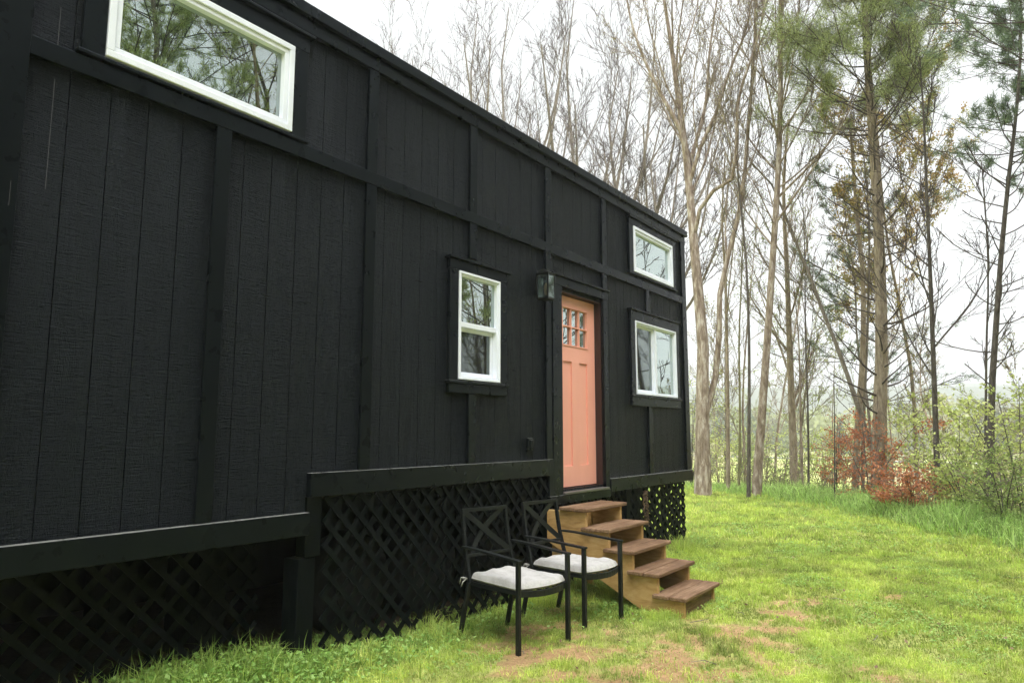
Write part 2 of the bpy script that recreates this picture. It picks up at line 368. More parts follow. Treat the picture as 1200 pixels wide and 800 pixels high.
tag(link('weeds', make_mesh('weeds', V, Q, T, tint=C, material=M['blade'])), 'bright green leafy weeds and long tufts at the foot of the black lattice', 'weeds', kind='stuff')
# fallen dead leaves
n = 620; x = rng.uniform(-.3, 6, n); y = rng.uniform(2.4, 12, n); k = inview(x, y); x, y = x[k], y[k]
V, Q, T, C = leaves_flat(x, y, np.full(len(x), .03), .007+.011*rng.random(len(x)), np.array([.16,.085,.05]), np.array([.34,.24,.14]), .9)
tag(link('fallen_leaves', make_mesh('fallen_leaves', V, Q, T, tint=C, material=M['leaf'])), 'scattered brown dead leaves lying on the lawn', 'dead leaves', kind='stuff')

# small twigs dropped on the lawn
tw = MB(); rt = np.random.default_rng(77)
for k in range(70):
    x = rt.uniform(.2, 5); y = rt.uniform(2.6, 13); a = rt.uniform(0, 6.28); l = rt.uniform(.05, .2); z = float(ground_z(x, y))+.022
    pts = [(x, y, z), (x+l*.5*math.cos(a), y+l*.5*math.sin(a), z+.012), (x+l*math.cos(a+.35), y+l*math.sin(a+.35), z+.002)]
    tw.tube(pts, [.003,.0028,.0015], 5)
tag(tw.build('fallen_twigs', M['bark_grey']), 'little dry twigs scattered over the lawn', 'twigs', kind='stuff')

# ------------------------------------------------------------------ the house
H = empty('tiny_house', (-1.3, 5, 0), 'black painted tiny house with coral door, white windows and latticed skirting', 'house')
YA, YB = -.12, 9.76
WIN = {'big': (1.64,2.83,3.545,4.15), 'hung': (4.597,5.185,2.0,2.935), 'upper': (8.045,9.29,3.575,4.17), 'slider': (8.04,9.325,2.025,2.947)}
DOOR = (6.285, 7.20, .975, 3.05)
holes = list(WIN.values()) + [DOOR]
def cut_rects(y0, y1, zlo, zhi):
    ys = sorted({y0, y1} | {e for h_ in holes for e in h_[:2] if y0 < e < y1})
    for a, b in zip(ys[:-1], ys[1:]):
        mid = (a+b)/2; cuts = sorted((h_[2], h_[3]) for h_ in holes if h_[0] < mid < h_[1]); z = zlo
        for c0, c1 in cuts:
            if c0 > z: yield a, b, z, c0
            z = max(z, c1)
        if z < zhi: yield a, b, z, zhi
def zlow(y): return 1.14 if 3.085 < y < 6.03 else .90
w_ = MB(); 
segs = [(YA,3.085,.90),(3.085,6.03,1.14),(6.03,YB,.90)]
for a, b_, zl in segs:
    for r in cut_rects(a, b_, zl, 4.44): w_.box(-.12, -.014, r[0], r[1], r[2], r[3])
w_.build('wall', M['siding'], H)
g = MB(); g0 = 2.305 - 12*.2032 - .0; yy = g0
ed = [YA] + [e for e in np.arange(g0, YB, .2036) if e > YA+.02] + [YB]
for a, b_ in zip(ed[:-1], ed[1:]):
    for (sa, sb, zl) in segs:
        a2, b2 = max(a, sa), min(b_, sb)
        if b2-a2 < .005: continue
        for r in cut_rects(a2, b2, zl, 4.44):
            ga = .0028 if abs(r[0]-a) < 1e-6 else 0; gb = .0028 if abs(r[1]-b_) < 1e-6 else 0
            g.box(-.014, 0, r[0]+ga, r[1]-gb, r[2], r[3])
g.build('siding', M['siding'], H)
e = MB(); e.box(-2.6, -.1205, YB-.12, YB-.002, .9, 4.40); e.box(-2.6, -.1205, YA, YA+.12, .9, 4.40); e.box(-2.6, -2.48, YA+.121, YB-.121, .9, 4.30)
e.build('end_wall', M['siding'], H)
MB().box(-2.6, -.121, YA+.121, YB-.121, .98, 1.10).build('floor_frame', M['lattice'], H)
MB().box(-2.475, -.13, YA+.13, YB-.13, 1.101, 1.12).build('floor_boards', M['inside'], H)
MB().box(-2.47, -2.46, YA+.13, YB-.13, 1.13, 4.3).build('inner_lining', M['inside'], H)
rf = MB().prism([(-2.75,4.34),(.02,4.445),(.02,4.49),(-2.75,4.385)], YA-.05, YB+.045, 'y'); rf.build('roof', M['roofmetal'], H, .004)
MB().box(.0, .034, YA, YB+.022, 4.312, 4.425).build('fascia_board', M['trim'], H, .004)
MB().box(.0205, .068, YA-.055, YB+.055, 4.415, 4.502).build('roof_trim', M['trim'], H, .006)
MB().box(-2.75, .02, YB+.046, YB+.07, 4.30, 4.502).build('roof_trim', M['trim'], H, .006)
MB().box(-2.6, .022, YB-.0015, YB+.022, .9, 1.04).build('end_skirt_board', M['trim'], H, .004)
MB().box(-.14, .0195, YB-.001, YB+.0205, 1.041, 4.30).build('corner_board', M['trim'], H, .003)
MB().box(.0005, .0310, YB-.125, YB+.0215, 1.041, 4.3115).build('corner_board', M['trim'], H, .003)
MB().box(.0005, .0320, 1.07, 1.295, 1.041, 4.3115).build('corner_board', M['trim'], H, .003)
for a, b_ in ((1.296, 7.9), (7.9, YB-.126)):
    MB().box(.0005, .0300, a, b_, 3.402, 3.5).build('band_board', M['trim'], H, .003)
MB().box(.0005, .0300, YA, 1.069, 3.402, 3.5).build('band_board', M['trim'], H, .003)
bat = []
for k, y in enumerate((-.13, 2.305, 3.525, 4.755, 5.995, 7.222, 8.41)):
    up = (3.501, 4.311)
    if k in (1,): up = None
    if k == 6: up = None
    if up: bat.append((y, *up))
bat += [(2.305,1.041,3.401),(3.525,1.291,3.401),(4.755,1.291,1.885),(4.755,3.08,3.401),(5.995,1.291,3.401),(7.222,3.205,3.401),(8.41,1.041,1.885),(8.41,3.12,3.401),(-.13,1.041,3.401)]
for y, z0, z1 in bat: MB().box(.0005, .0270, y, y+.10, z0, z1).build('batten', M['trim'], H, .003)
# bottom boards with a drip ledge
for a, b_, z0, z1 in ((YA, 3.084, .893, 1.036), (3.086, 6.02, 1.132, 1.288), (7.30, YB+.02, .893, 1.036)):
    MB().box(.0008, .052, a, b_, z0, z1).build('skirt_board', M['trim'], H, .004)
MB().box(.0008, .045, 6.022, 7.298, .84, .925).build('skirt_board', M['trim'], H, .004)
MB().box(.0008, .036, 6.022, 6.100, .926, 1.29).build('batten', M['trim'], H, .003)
# pale slits where the paint missed a groove
MB().box(.0002, .0012, 1.4215, 1.4245, 2.75, 3.33).build('caulk_line', M['caulk'], H)
MB().box(.0002, .0012, 1.4215, 1.4245, 3.51, 3.72).build('caulk_line', M['caulk'], H)
MB().box(.0322, .0328, 1.2635, 1.2655, 2.62, 2.74).build('caulk_line', M['caulk'], H)

def window(key, kind):
    y0, y1, z0, z1 = WIN[key]; cw = .118; cs = MB()
    if key == 'big': zc0, zc1 = 3.512, 4.262
    elif key == 'upper': zc0, zc1 = 3.512, 4.262
    elif key == 'hung': zc0, zc1 = 1.885, 3.025
    else: zc0, zc1 = 1.885, 3.07
    zs = z0-.012
    cs.box(.001, .036, y0-cw, y0-.004, zs, z1+.004); cs.box(.001, .036, y1+.004, y1+cw, zs, z1+.004)
    cs.box(.001, .039, y0-cw-.004, y1+cw+.004, z1+.005, zc1)
    if kind != 'fixed': cs.box(.001, .0355, y0-cw, y1+cw, zc0, zs-.024)
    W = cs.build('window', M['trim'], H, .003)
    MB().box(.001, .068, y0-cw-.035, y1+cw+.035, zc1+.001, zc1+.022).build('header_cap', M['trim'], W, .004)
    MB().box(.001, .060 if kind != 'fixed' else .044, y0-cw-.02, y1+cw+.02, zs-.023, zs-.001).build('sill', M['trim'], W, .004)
    f = MB(); t = .038 if kind != 'fixed' else .07; xo = .046; xi = -.055
    def ring(mb, a, b, c, d, t, x0, x1):
        mb.box(x0, x1, a, b, c, c+t); mb.box(x0, x1, a, b, d-t, d); mb.box(x0, x1, a, a+t, c+t, d-t); mb.box(x0, x1, b-t, b, c+t, d-t)
    ring(f, y0, y1, z0, z1, t*.55, xi, xo); 
    ring(f, y0+t*.55+.0005, y1-t*.55-.0005, z0+t*.55+.0005, z1-t*.55-.0005, t*.45, xi, xo-.012)
    f.build('window_frame', M['vinyl'], W, .003)
    a, b, c, d = y0+t+.001, y1-t-.001, z0+t+.001, z1-t-.001
    def liner():
        MB().box(-.13, -.056, y0-.001, y0+.03, z0, z1).build('liner', M['vinyl'], W); MB().box(-.13, -.056, y1-.03, y1+.001, z0, z1).build('liner', M['vinyl'], W)
    liner()
    if kind == 'fixed':
        MB().box(-.012, -.006, a, b, c, d).build('pane', M['glass'], W)
    elif kind == 'hung':
        zm = (2.412+2.494)/2
        MB().box(-.02, .024, a-.001, b+.001, zm-.0, zm+.045).build('meeting_rail', M['vinyl'], W, .003)
        MB().box(-.006, -.001, a, b, zm+.046, d).build('pane', M['glass'], W)
        s = MB(); ring(s, a+.002, b-.002, c, zm-.001, .03, -.042, -.014); s.build('sash', M['vinyl'], W, .003)
        MB().box(-.032, -.027, a+.032, b-.032, c+.031, zm-.032).build('pane', M['screen'], W)
    else:
        ym = (a+b)/2
        MB().box(-.02, .020, ym-.02, ym+.03, c, d).build('meeting_stile', M['vinyl'], W, .003)
        MB().box(-.006, -.001, ym+.031, b, c, d).build('pane', M['glass'], W)
        s = MB(); ring(s, a, ym-.021, c, d, .028, -.042, -.014); s.build('sash', M['vinyl'], W, .003)
        MB().box(-.032, -.027, a+.029, ym-.05, c+.029, d-.029).build('pane', M['screen'], W)
    # pleated curtain inside
    if kind != 'fixed':
        n = 60; V = []; ys = np.linspace(y0+.02, y1-.02, n)
        for z in (z0-.05, z1+.05):
            for y in ys: V.append((-.20+.018*math.sin(y*70)+.008*math.sin(y*31), y, z))
        q = [(i, i+1, n+i+1, n+i) for i in range(n-1)]
        off = OFF[H.name]; me = make_mesh('curtain', np.array(V)-off, q, smooth=True, material=M['curtain'])
        link('curtain', me, W)
    return W
window('big', 'fixed'); window('upper', 'fixed'); window('hung', 'hung'); window('slider', 'slider')

# door
y0, y1, z0, z1 = DOOR
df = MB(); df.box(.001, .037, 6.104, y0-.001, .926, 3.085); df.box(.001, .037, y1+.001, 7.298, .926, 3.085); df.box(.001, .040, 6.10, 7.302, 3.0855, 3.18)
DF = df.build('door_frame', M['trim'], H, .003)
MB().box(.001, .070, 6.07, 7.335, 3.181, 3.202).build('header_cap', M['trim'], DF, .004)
j = MB(); j.box(-.12, .0005, y0, y0+.012, z0, z1); j.box(-.12, .0005, y1-.012, y1, z0, z1); j.box(-.12, .0005, y0+.0125, y1-.0125, z1-.012, z1); j.build('jamb', M['jamb'], DF)
th = MB(); th.box(-.115, .066, 6.27, 7.235, .927, .952); th.build('threshold', M['thresh'], DF, .005)
d0, d1, e0, e1 = y0+.016, y1-.016, .985, 3.03; xf, xb = -.075, -.115
G = (6.485, 7.005, 2.50, 2.905)
pn = [(6.475, 6.672, 1.20, 2.32), (6.818, 7.015, 1.20, 2.32)]
dm = MB(); ys = [d0, 6.475, 6.672, 6.818, 7.015, d1]
dm.box(xb, xf, d0, G[0], e0, e1); dm.box(xb, xf, G[1], d1, e0, e1)
dm.box(xb, xf, G[0], G[1], G[3], e1); dm.box(xb, xf, G[0], G[1], 2.32, G[2]); dm.box(xb, xf, G[0], G[1], e0, 1.20)
dm.box(xb, xf, 6.665, 6.825, 1.20, 2.32)
dm.box(xb, xf-.016, G[0], 6.665, 1.20, 2.32); dm.box(xb, xf-.016, 6.825, G[1], 1.20, 2.32)
DR = dm.build('door', M['coral'], H)
mt = MB()
for yv in (G[0]+.52/3, G[0]+1.04/3): mt.box(xf-.024, xf+.002, yv-.007, yv+.007, G[2], G[3])
mt.box(xf-.024, xf+.003, G[0], G[1], (G[2]+G[3])/2-.007, (G[2]+G[3])/2+.007)
mt.box(xf+.0005, xf+.008, G[0]-.014, G[1]+.014, G[2]-.014, G[2]); mt.box(xf+.0005, xf+.008, G[0]-.014, G[1]+.014, G[3], G[3]+.014)
mt.build('muntins', M['coral'], DR, .002)
MB().box(xf-.028, xf-.0245, G[0], G[1], G[2], G[3]).build('pane', M['glass'], DR)
MB().box(xf+.0003, xf+.002, d1-.006, d1-.001, e0, e1).build('weather_strip', M['caulk'], DR)

# electric box by the door, siding coloured
ob = MB(); ob.box(.001, .03, 5.66, 5.74, 1.38, 1.50); ob.box(.0305, .048, 5.672, 5.728, 1.39, 1.485); ob.build('outlet_box', M['trim'], H, .006)

# lattice skirting
def lattice(name, y0, y1, z0, z1, x, pitch=.112, w=.038, parent=H, end=False):
    mb = MB()
    for layer, sgn in ((0, 1), (1, -1)):
        xx = x + (0.0 if layer == 0 else .011); L = (z1-z0)+(y1-y0); st = pitch*math.sqrt(2)
        k = -int(L/st)-1
        while k*st < L:
            c = k*st; k += 1
            # line y = c + y0 + sgn*(z - zbase)
            zb = z0 if sgn > 0 else z1
            pts = []
            ya_, yb_ = y0+c, y0+c+(z1-z0)
            za = 0.0; zb2 = z1-z0
            if ya_ < y0: za = y0-ya_
            if yb_ > y1: zb2 = y1-ya_
            if zb2-za < .02: continue
            pa = (ya_+za, z0+za) if sgn > 0 else (ya_+za, z1-za); pb = (ya_+zb2, z0+zb2) if sgn > 0 else (ya_+zb2, z1-zb2)
            mb.bar((xx, pa[0], pa[1]), (xx, pb[0], pb[1]), w, .0072, up=(1,0,0))
    if end: mb.v = [(b-10, a, c) for a, b, c in mb.v]
    return mb.build(name, M['lattice'], parent)
lattice('lattice_panel', 3.235, 4.43, .0, 1.128, .006)
lattice('lattice_panel', 4.437, 6.02, .0, 1.128, .006)
lattice('lattice_panel', 6.03, 7.88, -.03, .89, -.06, w=.046)
lattice('lattice_panel', 7.90, 9.70, -.05, .89, -.06, w=.050)
lattice('lattice_panel', -.1, 3.0, -.02, .89, -.36, .115, .036)
lattice('lattice_panel', 7.45, 9.925, -.05, .89, 9.69, w=.052, end=True)
MB().box(-.16, -.01, 3.055, 3.19, .0, .735).build('support_post', M['lattice'], H, .005)
MB().box(-.10, -.012, 7.80, 7.90, .0, .89).build('support_post', M['lattice'], H, .005)
MB().box(-.10, -.001, 3.10, 3.225, .74, 1.13).build('support_post', M['lattice'], H, .005)
# far side and near end skirting, axles and wheels hidden behind the lattice
MB().box(-2.6, -2.56, YA, 9.5, -.05, .89).build('skirting_and_baffle', M['lattice'], H)
MB().box(-2.56, -.4, YA, YA+.04, -.05, .89).build('skirting_and_baffle', M['lattice'], H)
MB().box(-2.56, -.2, 7.70, 7.74, -.05, .89).build('skirting_and_baffle', M['lattice'], H)  # unseen cross panel, added to block bright ground showing through the lattice
for yy in (3.9, 4.75, 5.6):
    mb = MB().tube([(-.62, yy, .40), (-.40, yy, .40)], .38, 28); T_ = mb.build('tyre', M['rubber'], H, .03, 3, True)
    MB().tube([(-.397, yy, .40), (-.385, yy, .40)], .20, 20).build('rim', M['rim'], T_)
for yy in (1.2, 2.8, 7.4, 9.2):
    for xx in (-1.9, -.75):
        MB().box(xx-.2, xx+.2, yy-.1, yy+.1, -.03, .97).build('support_pier', M['lattice'], H, .01)
for xx in (-2.0, -.6): MB().box(xx-.04, xx+.04, YA, YB-.05, .82, .975).build('chassis_rail', M['lattice'], H)

# ------------------------------------------------------------------ wall lantern
LN = empty('wall_lantern', (0, 5.86, 3.0), 'black box lantern with seeded glass panes on the wall left of the coral door', 'lantern')
lx, ly = .13, 5.83; hw = .062
b_ = MB(); b_.box(.0205, .034, ly-.02, ly+.085, 2.93, 3.17); b_.build('back_plate', M['chair'], LN, .006)
MB().tube([(.034, ly+.03, 3.10), (.07, ly+.02, 3.15), (.10, ly, 3.165), (lx, ly, 3.15)], .009, 8).build('bracket', M['chair'], LN, smooth=True)
c_ = MB(); c_.box(lx-hw-.012, lx+hw+.012, ly-hw-.012, ly+hw+.012, 3.115, 3.125)
c_.prism([(lx-hw, 3.1255), (lx+hw, 3.1255), (lx+.02, 3.15), (lx-.02, 3.15)], ly-hw, ly+hw, 'y'); c_.box(lx-.03, lx+.03, ly-.03, ly+.03, 3.1505, 3.165)
c_.build('lantern_roof', M['chair'], LN, .003)
f = MB()
for sx in (-1, 1):
    for sy in (-1, 1): f.box(lx+sx*hw-.006, lx+sx*hw+.006, ly+sy*hw-.006, ly+sy*hw+.006, 2.87, 3.114)
for z in (2.862, 3.100):
    f.box(lx-hw-.007, lx+hw+.007, ly-hw-.007, ly-hw+.007, z, z+.013); f.box(lx-hw-.007, lx+hw+.007, ly+hw-.007, ly+hw+.007, z, z+.013)
    f.box(lx-hw-.007, lx-hw+.007, ly-hw+.0071, ly+hw-.0071, z, z+.013); f.box(lx+hw-.007, lx+hw+.007, ly-hw+.0071, ly+hw-.0071, z, z+.013)
f.box(lx-hw, lx+hw, ly-hw, ly+hw, 2.856, 2.8615)
f.build('lantern_frame', M['chair'], LN)
for q_ in range(4):
    p = MB(); o_ = hw-.001
    if q_ == 0: p.box(lx-o_, lx+o_, ly-hw-.0012, ly-hw+.0012, 2.876, 3.099)
    if q_ == 1: p.box(lx-o_, lx+o_, ly+hw-.0012, ly+hw+.0012, 2.876, 3.099)
    if q_ == 2: p.box(lx-hw-.0012, lx-hw+.0012, ly-o_, ly+o_, 2.876, 3.099)
    if q_ == 3: p.box(lx+hw-.0012, lx+hw+.0012, ly-o_, ly+o_, 2.876, 3.099)
    p.build('glass_pane', M['lampglass'], LN)
MB().tube([(lx, ly, 2.862), (lx, ly, 2.90)], .014, 10).build('socket', M['chair'], LN, smooth=True)
MB().tube([(lx, ly, 2.90), (lx, ly, 2.93), (lx, ly, 2.97), (lx, ly, 3.01), (lx, ly, 3.03)], [.011,.02,.024,.016,.004], 12).build('bulb', M['bulb'], LN, smooth=True)

# rope of vine hanging by the steps
rp = MB(); pts = []
for t in np.linspace(0, 1, 60):
    a = t*2*math.pi; yy = 8.27 + .035*math.cos(a)*1.3 + .06*(1-math.sin(a))*.3; zz = .63 + .20*math.sin(a)
    pts.append((.006+.010*math.sin(t*80), yy+.008*math.cos(t*80), zz))
rp.tube(pts, [.013+.004*math.sin(i*1.9) for i in range(60)], 7)
pts = [(.03+.010*math.cos(t*70), 8.26+.04*t+.01*math.sin(t*70), .83-.42*t) for t in np.linspace(0, 1, 50)]
rp.tube(pts, .012, 7)
tag(rp.build('vine_rope', M['drift'], None, smooth=True), 'twisted brown vine rope loop hanging on the lattice behind the wooden steps', 'rope')

# ------------------------------------------------------------------ steps
ST = empty('wooden_steps', (.8, 6.28, 0), 'five open wooden steps with grey brown treads below the coral door', 'steps')
fr = [1.475, 1.24, 1.005, .77, .535]; zt = [.17, .34, .51, .68, .85]; yl, yr = 5.87, 6.70
for k in range(5):
    x1 = fr[k]; x0 = x1-.305; z = zt[k]; t = MB(); jz = rng.normal(0, .002); 
    t.box(x0, x0+.150, yl+rng.uniform(-.01,.01), yr, z-.034+jz, z+jz); t.box(x1-.150, x1, yl, yr+rng.uniform(-.01,.01), z-.034, z)
    tr_ = t.build('tread', M['tread'], ST, .009, 3)
for ys_ in (yl+.045, yr-.085):
    p = []                       # saw tooth under the treads, straight lower edge
    for k in range(4, -1, -1):
        xb = fr[k]-.275 if k < 4 else .07
        p += [(xb, zt[k]-.036), (fr[k]-.035, zt[k]-.036)] if k < 4 else [(.07, zt[k]-.036), (fr[k]-.035, zt[k]-.036)]
        if k > 0: p += [(fr[k]-.035, zt[k-1]-.036)]
    q2 = []
    for a in p:
        if not q2 or (abs(a[0]-q2[-1][0]) + abs(a[1]-q2[-1][1])) > 1e-4: q2.append(a)
    # drop duplicate backtracks
    poly = [(.07, .814)]
    for k in range(4, 0, -1): poly += [(fr[k]-.035, zt[k]-.036), (fr[k]-.035, zt[k-1]-.036)]
    poly += [(fr[0]-.035, zt[0]-.036), (fr[0]-.035, -.03), (1.13, -.03), (.07, .52)]
    MB().prism(poly, ys_, ys_+.04, 'y').build('stringer', M['stringer'], ST, .003)
for ys_ in (yl+.0855, yr-.1255): MB().box(.10, .19, ys_, ys_+.038, -.03, .80).build('leg', M['stringer'], ST, .004)
MB().box(.071, .105, yl+.124, yr-.126, .62, .79).build('cross_board', M['stringer'], ST, .004)
MB().box(1.395, 1.425, yl+.086, yr-.086, -.02, .12).build('cross_board', M['tread'], ST, .004)

# ------------------------------------------------------------------ chairs
def smooth_curve(pts, n=14):
    pts = np.array(pts, float); t = np.linspace(0, len(pts)-1, n); out = []
    for u in t:
        i = min(int(u), len(pts)-2); f = u-i; p0 = pts[max(i-1,0)]; p1 = pts[i]; p2 = pts[i+1]; p3 = pts[min(i+2, len(pts)-1)]
        out.append(.5*((2*p1)+(-p0+p2)*f+(2*p0-5*p1+4*p2-p3)*f*f+(-p0+3*p1-3*p2+p3)*f**3))
    return [tuple(o) for o in out]
def make_chair():
    r = empty('patio_chair', (0,0,0), 'x', 'chair', 'black metal patio chairs before the lattice')
    hw = .255
    for s in (-1, 1):
        MB().box(.305, .34, s*hw-.014, s*hw+.014, -.005, .632).build('leg', M['chair'], r, .004)
        MB().bar((-.345, s*(hw-.012), -.005), (-.245, s*(hw-.012), .41), .026, .034, (1,0,0)).build('leg', M['chair'], r, .004)
        a = MB(); P_ = smooth_curve([(-.30, s*hw, .672), (-.10, s*hw, .668), (.15, s*hw, .652), (.345, s*hw, .640)], 9)
        for p, q_ in zip(P_[:-1], P_[1:]): a.bar(p, q_, .044, .016)
        a.build('armrest', M['chair'], r, .003)
    sf = MB()
    for s in (-1, 1): sf.bar((-.25, s*(hw-.028), .405), (.30, s*(hw-.02), .415), .024, .03)
    sf.bar((-.245, -hw+.02, .405), (-.245, hw-.02, .405), .024, .03)
    P_ = smooth_curve([(.30, -hw+.01, .412), (.345, -.12, .405), (.357, 0, .402), (.345, .12, .405), (.30, hw-.01, .412)], 13)
    for p, q_ in zip(P_[:-1], P_[1:]): sf.bar(p, q_, .024, .044)
    for yy in (-.16, -.08, 0, .08, .16): sf.bar((-.24, yy, .408), (.34-yy*yy, yy, .408), .03, .006)
    sf.build('seat_frame', M['chair'], r, .002)
    bk = MB(); B = lambda t, y: (-.235-.115*t-.02*math.sin(t*3.1), y, .41+.53*t)
    bw = hw-.03
    for s in (-1, 1):
        P_ = [B(t, s*(bw+.012*(1-t))) for t in np.linspace(0, 1, 7)]
        for p, q_ in zip(P_[:-1], P_[1:]): bk.bar(p, q_, .024, .03, (1,0,0))
    bk.bar(B(1, -bw-.012), B(1, bw+.012), .028, .024, (1,0,0)); bk.bar(B(.36, -bw), B(.36, bw), .022, .022, (1,0,0))
    bk.build('back_frame', M['chair'], r, .002)
    xr = MB()
    P_ = [B(1-.64*t, -bw+2*bw*t) for t in np.linspace(0, 1, 8)]
    P2 = [B(1-.64*(1-(1-t)**1.0*1)*1.0, 0) for t in (0,)]
    def off(p, d): return (p[0]+d, p[1], p[2])
    for p, q_ in zip(P_[:-1], P_[1:]): xr.bar(off(p, .004), off(q_, .004), .044, .008, (1,0,0))
    cur = []
    for t in np.linspace(0, 1, 13):
        cur.append(off(B(.36+.64*t, -bw*.72 + 1.62*bw*(t**1.55)), -.006))
    for p, q_ in zip(cur[:-1], cur[1:]): xr.bar(p, q_, .044, .008, (1,0,0))
    xr.build('cross_slats', M['chair'], r)
    return r
def make_cushion(seed):
    rg = np.random.default_rng(seed); n = 40
    r = empty('seat_cushion', (0,0,0), 'x', 'cushion', 'pale cushions on the patio chairs')
    u = np.linspace(-1, 1, n); U, Vv = np.meshgrid(u, u, indexing='ij')
    pinch = 1-.02*np.abs(U*Vv)**3
    x = U*.275*pinch + .045*(U > 0)*(1-Vv**2)*U + .03; y = Vv*(.241+.012*U)*pinch
    prof = (np.clip(1-np.abs(U)**9, 0, 1)*np.clip(1-np.abs(Vv)**9, 0, 1))**.36
    wr = .015*(vnoise(U*2+seed, Vv*2, 1.1, 4)-.5)*2 + .005*np.sin(Vv*8+U*5+seed)*np.abs(U) - .008*np.exp(-((U+.25*Vv-.2)/.08)**2)*(seed > 3)
    top = .425 + .003 + .050*prof**.6 + wr*prof; bot = .425 + .008 - .008*prof + 0*x
    top = np.where(prof <= 1e-6, .445, top+.012); bot = np.where(prof <= 1e-6, .445, bot)
    V = np.concatenate([np.stack([x, y, top], -1).reshape(-1,3), np.stack([x, y, bot], -1).reshape(-1,3)])
    I = np.arange(n*n).reshape(n, n); q = np.stack([I[:-1,:-1], I[1:,:-1], I[1:,1:], I[:-1,1:]], -1).reshape(-1,4)
    me = make_mesh('cushion_pad', V, np.concatenate([q, q[:, ::-1]+n*n]), smooth=True, material=M['cushion']); link('pad', me, r)
    pi = MB(); loop = [(x[i,0], y[i,0]) for i in range(n)] + [(x[-1,j], y[-1,j]) for j in range(n)] + [(x[i,-1], y[i,-1]) for i in range(n-1,-1,-1)] + [(x[0,j], y[0,j]) for j in range(n-1,-1,-1)]
    pi.tube([(a, b, .445) for a, b in loop], .0045, 6); pi.build('piping', M['cushion'], r, smooth=True)
    for s in (-1, 1):
        ti = MB()
        y_ = s*.235
        ti.tube([(-.235, y_, .445), (-.262, y_+s*.012, .44), (-.29, y_+s*.03, .447), (-.305, y_+s*.022, .435), (-.285, y_+s*.008, .428), (-.262, y_+s*.014, .438), (-.27, y_+s*.045, .42), (-.285, y_+s*.05, .385)], .0045, 6)
        ti.tube([(-.262, y_+s*.012, .44), (-.245, y_+s*.04, .45), (-.275, y_+s*.06, .452), (-.30, y_+s*.055, .40)], .004, 6)
        ti.build('tie', M['cushion'], r, smooth=True)
    return r
def copy_tree(o, parent=None):
    c = o.copy(); COL.objects.link(c)
    if parent is not None: c.parent = parent
    for ch in [k for k in bpy.data.objects if k.parent == o]: copy_tree(ch, c)
    return c
ch1 = make_chair(); ch2 = copy_tree(ch1)
cu1 = make_cushion(1); cu2 = make_cushion(5)
for c_, cu, (x, y, a), l1, l2 in ((ch1, cu1, (.625, 4.575, R(-12)), 'black metal armchair with crossed back slats, the one farther from the wooden steps', 'grey white seat cushion with a tie hanging loose, on the chair farther from the steps'),
                                  (ch2, cu2, (.665, 5.37, R(-7)), 'black metal armchair with crossed back slats, the one right beside the wooden steps', 'grey white seat cushion creased at its front corner, on the chair beside the steps')):
    for o in (c_, cu): o.location = (x, y, float(ground_z(x, y))); o.rotation_euler = (0, 0, a)
    c_['label'] = l1; cu['label'] = l2

# ------------------------------------------------------------------ trees: vectorised branch growth
class Tree:
    def __init__(s): s.t = {}; s.leafs = {}
    def put(s, part, V, Q):
        s.t.setdefault(part, []).append((V, Q))
def tubes(P, Rr, sides):
    Nn, K, _ = P.shape
    T = np.empty_like(P); T[:,1:-1] = P[:,2:]-P[:,:-2]; T[:,0] = P[:,1]-P[:,0]; T[:,-1] = P[:,-1]-P[:,-2]
    T /= np.linalg.norm(T, axis=2, keepdims=True)+1e-9
    ref = np.zeros_like(T); vert = np.abs(T[...,2]) > .8; ref[vert] = (1,0,0); ref[~vert] = (0,0,1)
    ref[:] = ref[:, :1]
    A = np.cross(T, ref); A /= np.linalg.norm(A, axis=2, keepdims=True)+1e-9; B = np.cross(T, A)
    th = np.arange(sides)*2*np.pi/sides
    V = P[:,:,None,:] + Rr[:,:,None,None]*(A[:,:,None,:]*np.cos(th)[:,None] + B[:,:,None,:]*np.sin(th)[:,None])
    idx = np.arange(Nn*K*sides).reshape(Nn, K, sides); nx_ = np.roll(idx, -1, 2)
    Qd = np.stack([idx[:,:-1], nx_[:,:-1], nx_[:,1:], idx[:,1:]], -1).reshape(-1,4)
    return V.reshape(-1,3), Qd
def resample(pts, K):
    pts = np.array(smooth_curve(pts, 60)); d = np.concatenate([[0], np.cumsum(np.linalg.norm(np.diff(pts, axis=0), axis=1))])
    u = np.linspace(0, d[-1], K); return np.stack([np.interp(u, d, pts[:,i]) for i in range(3)], -1)
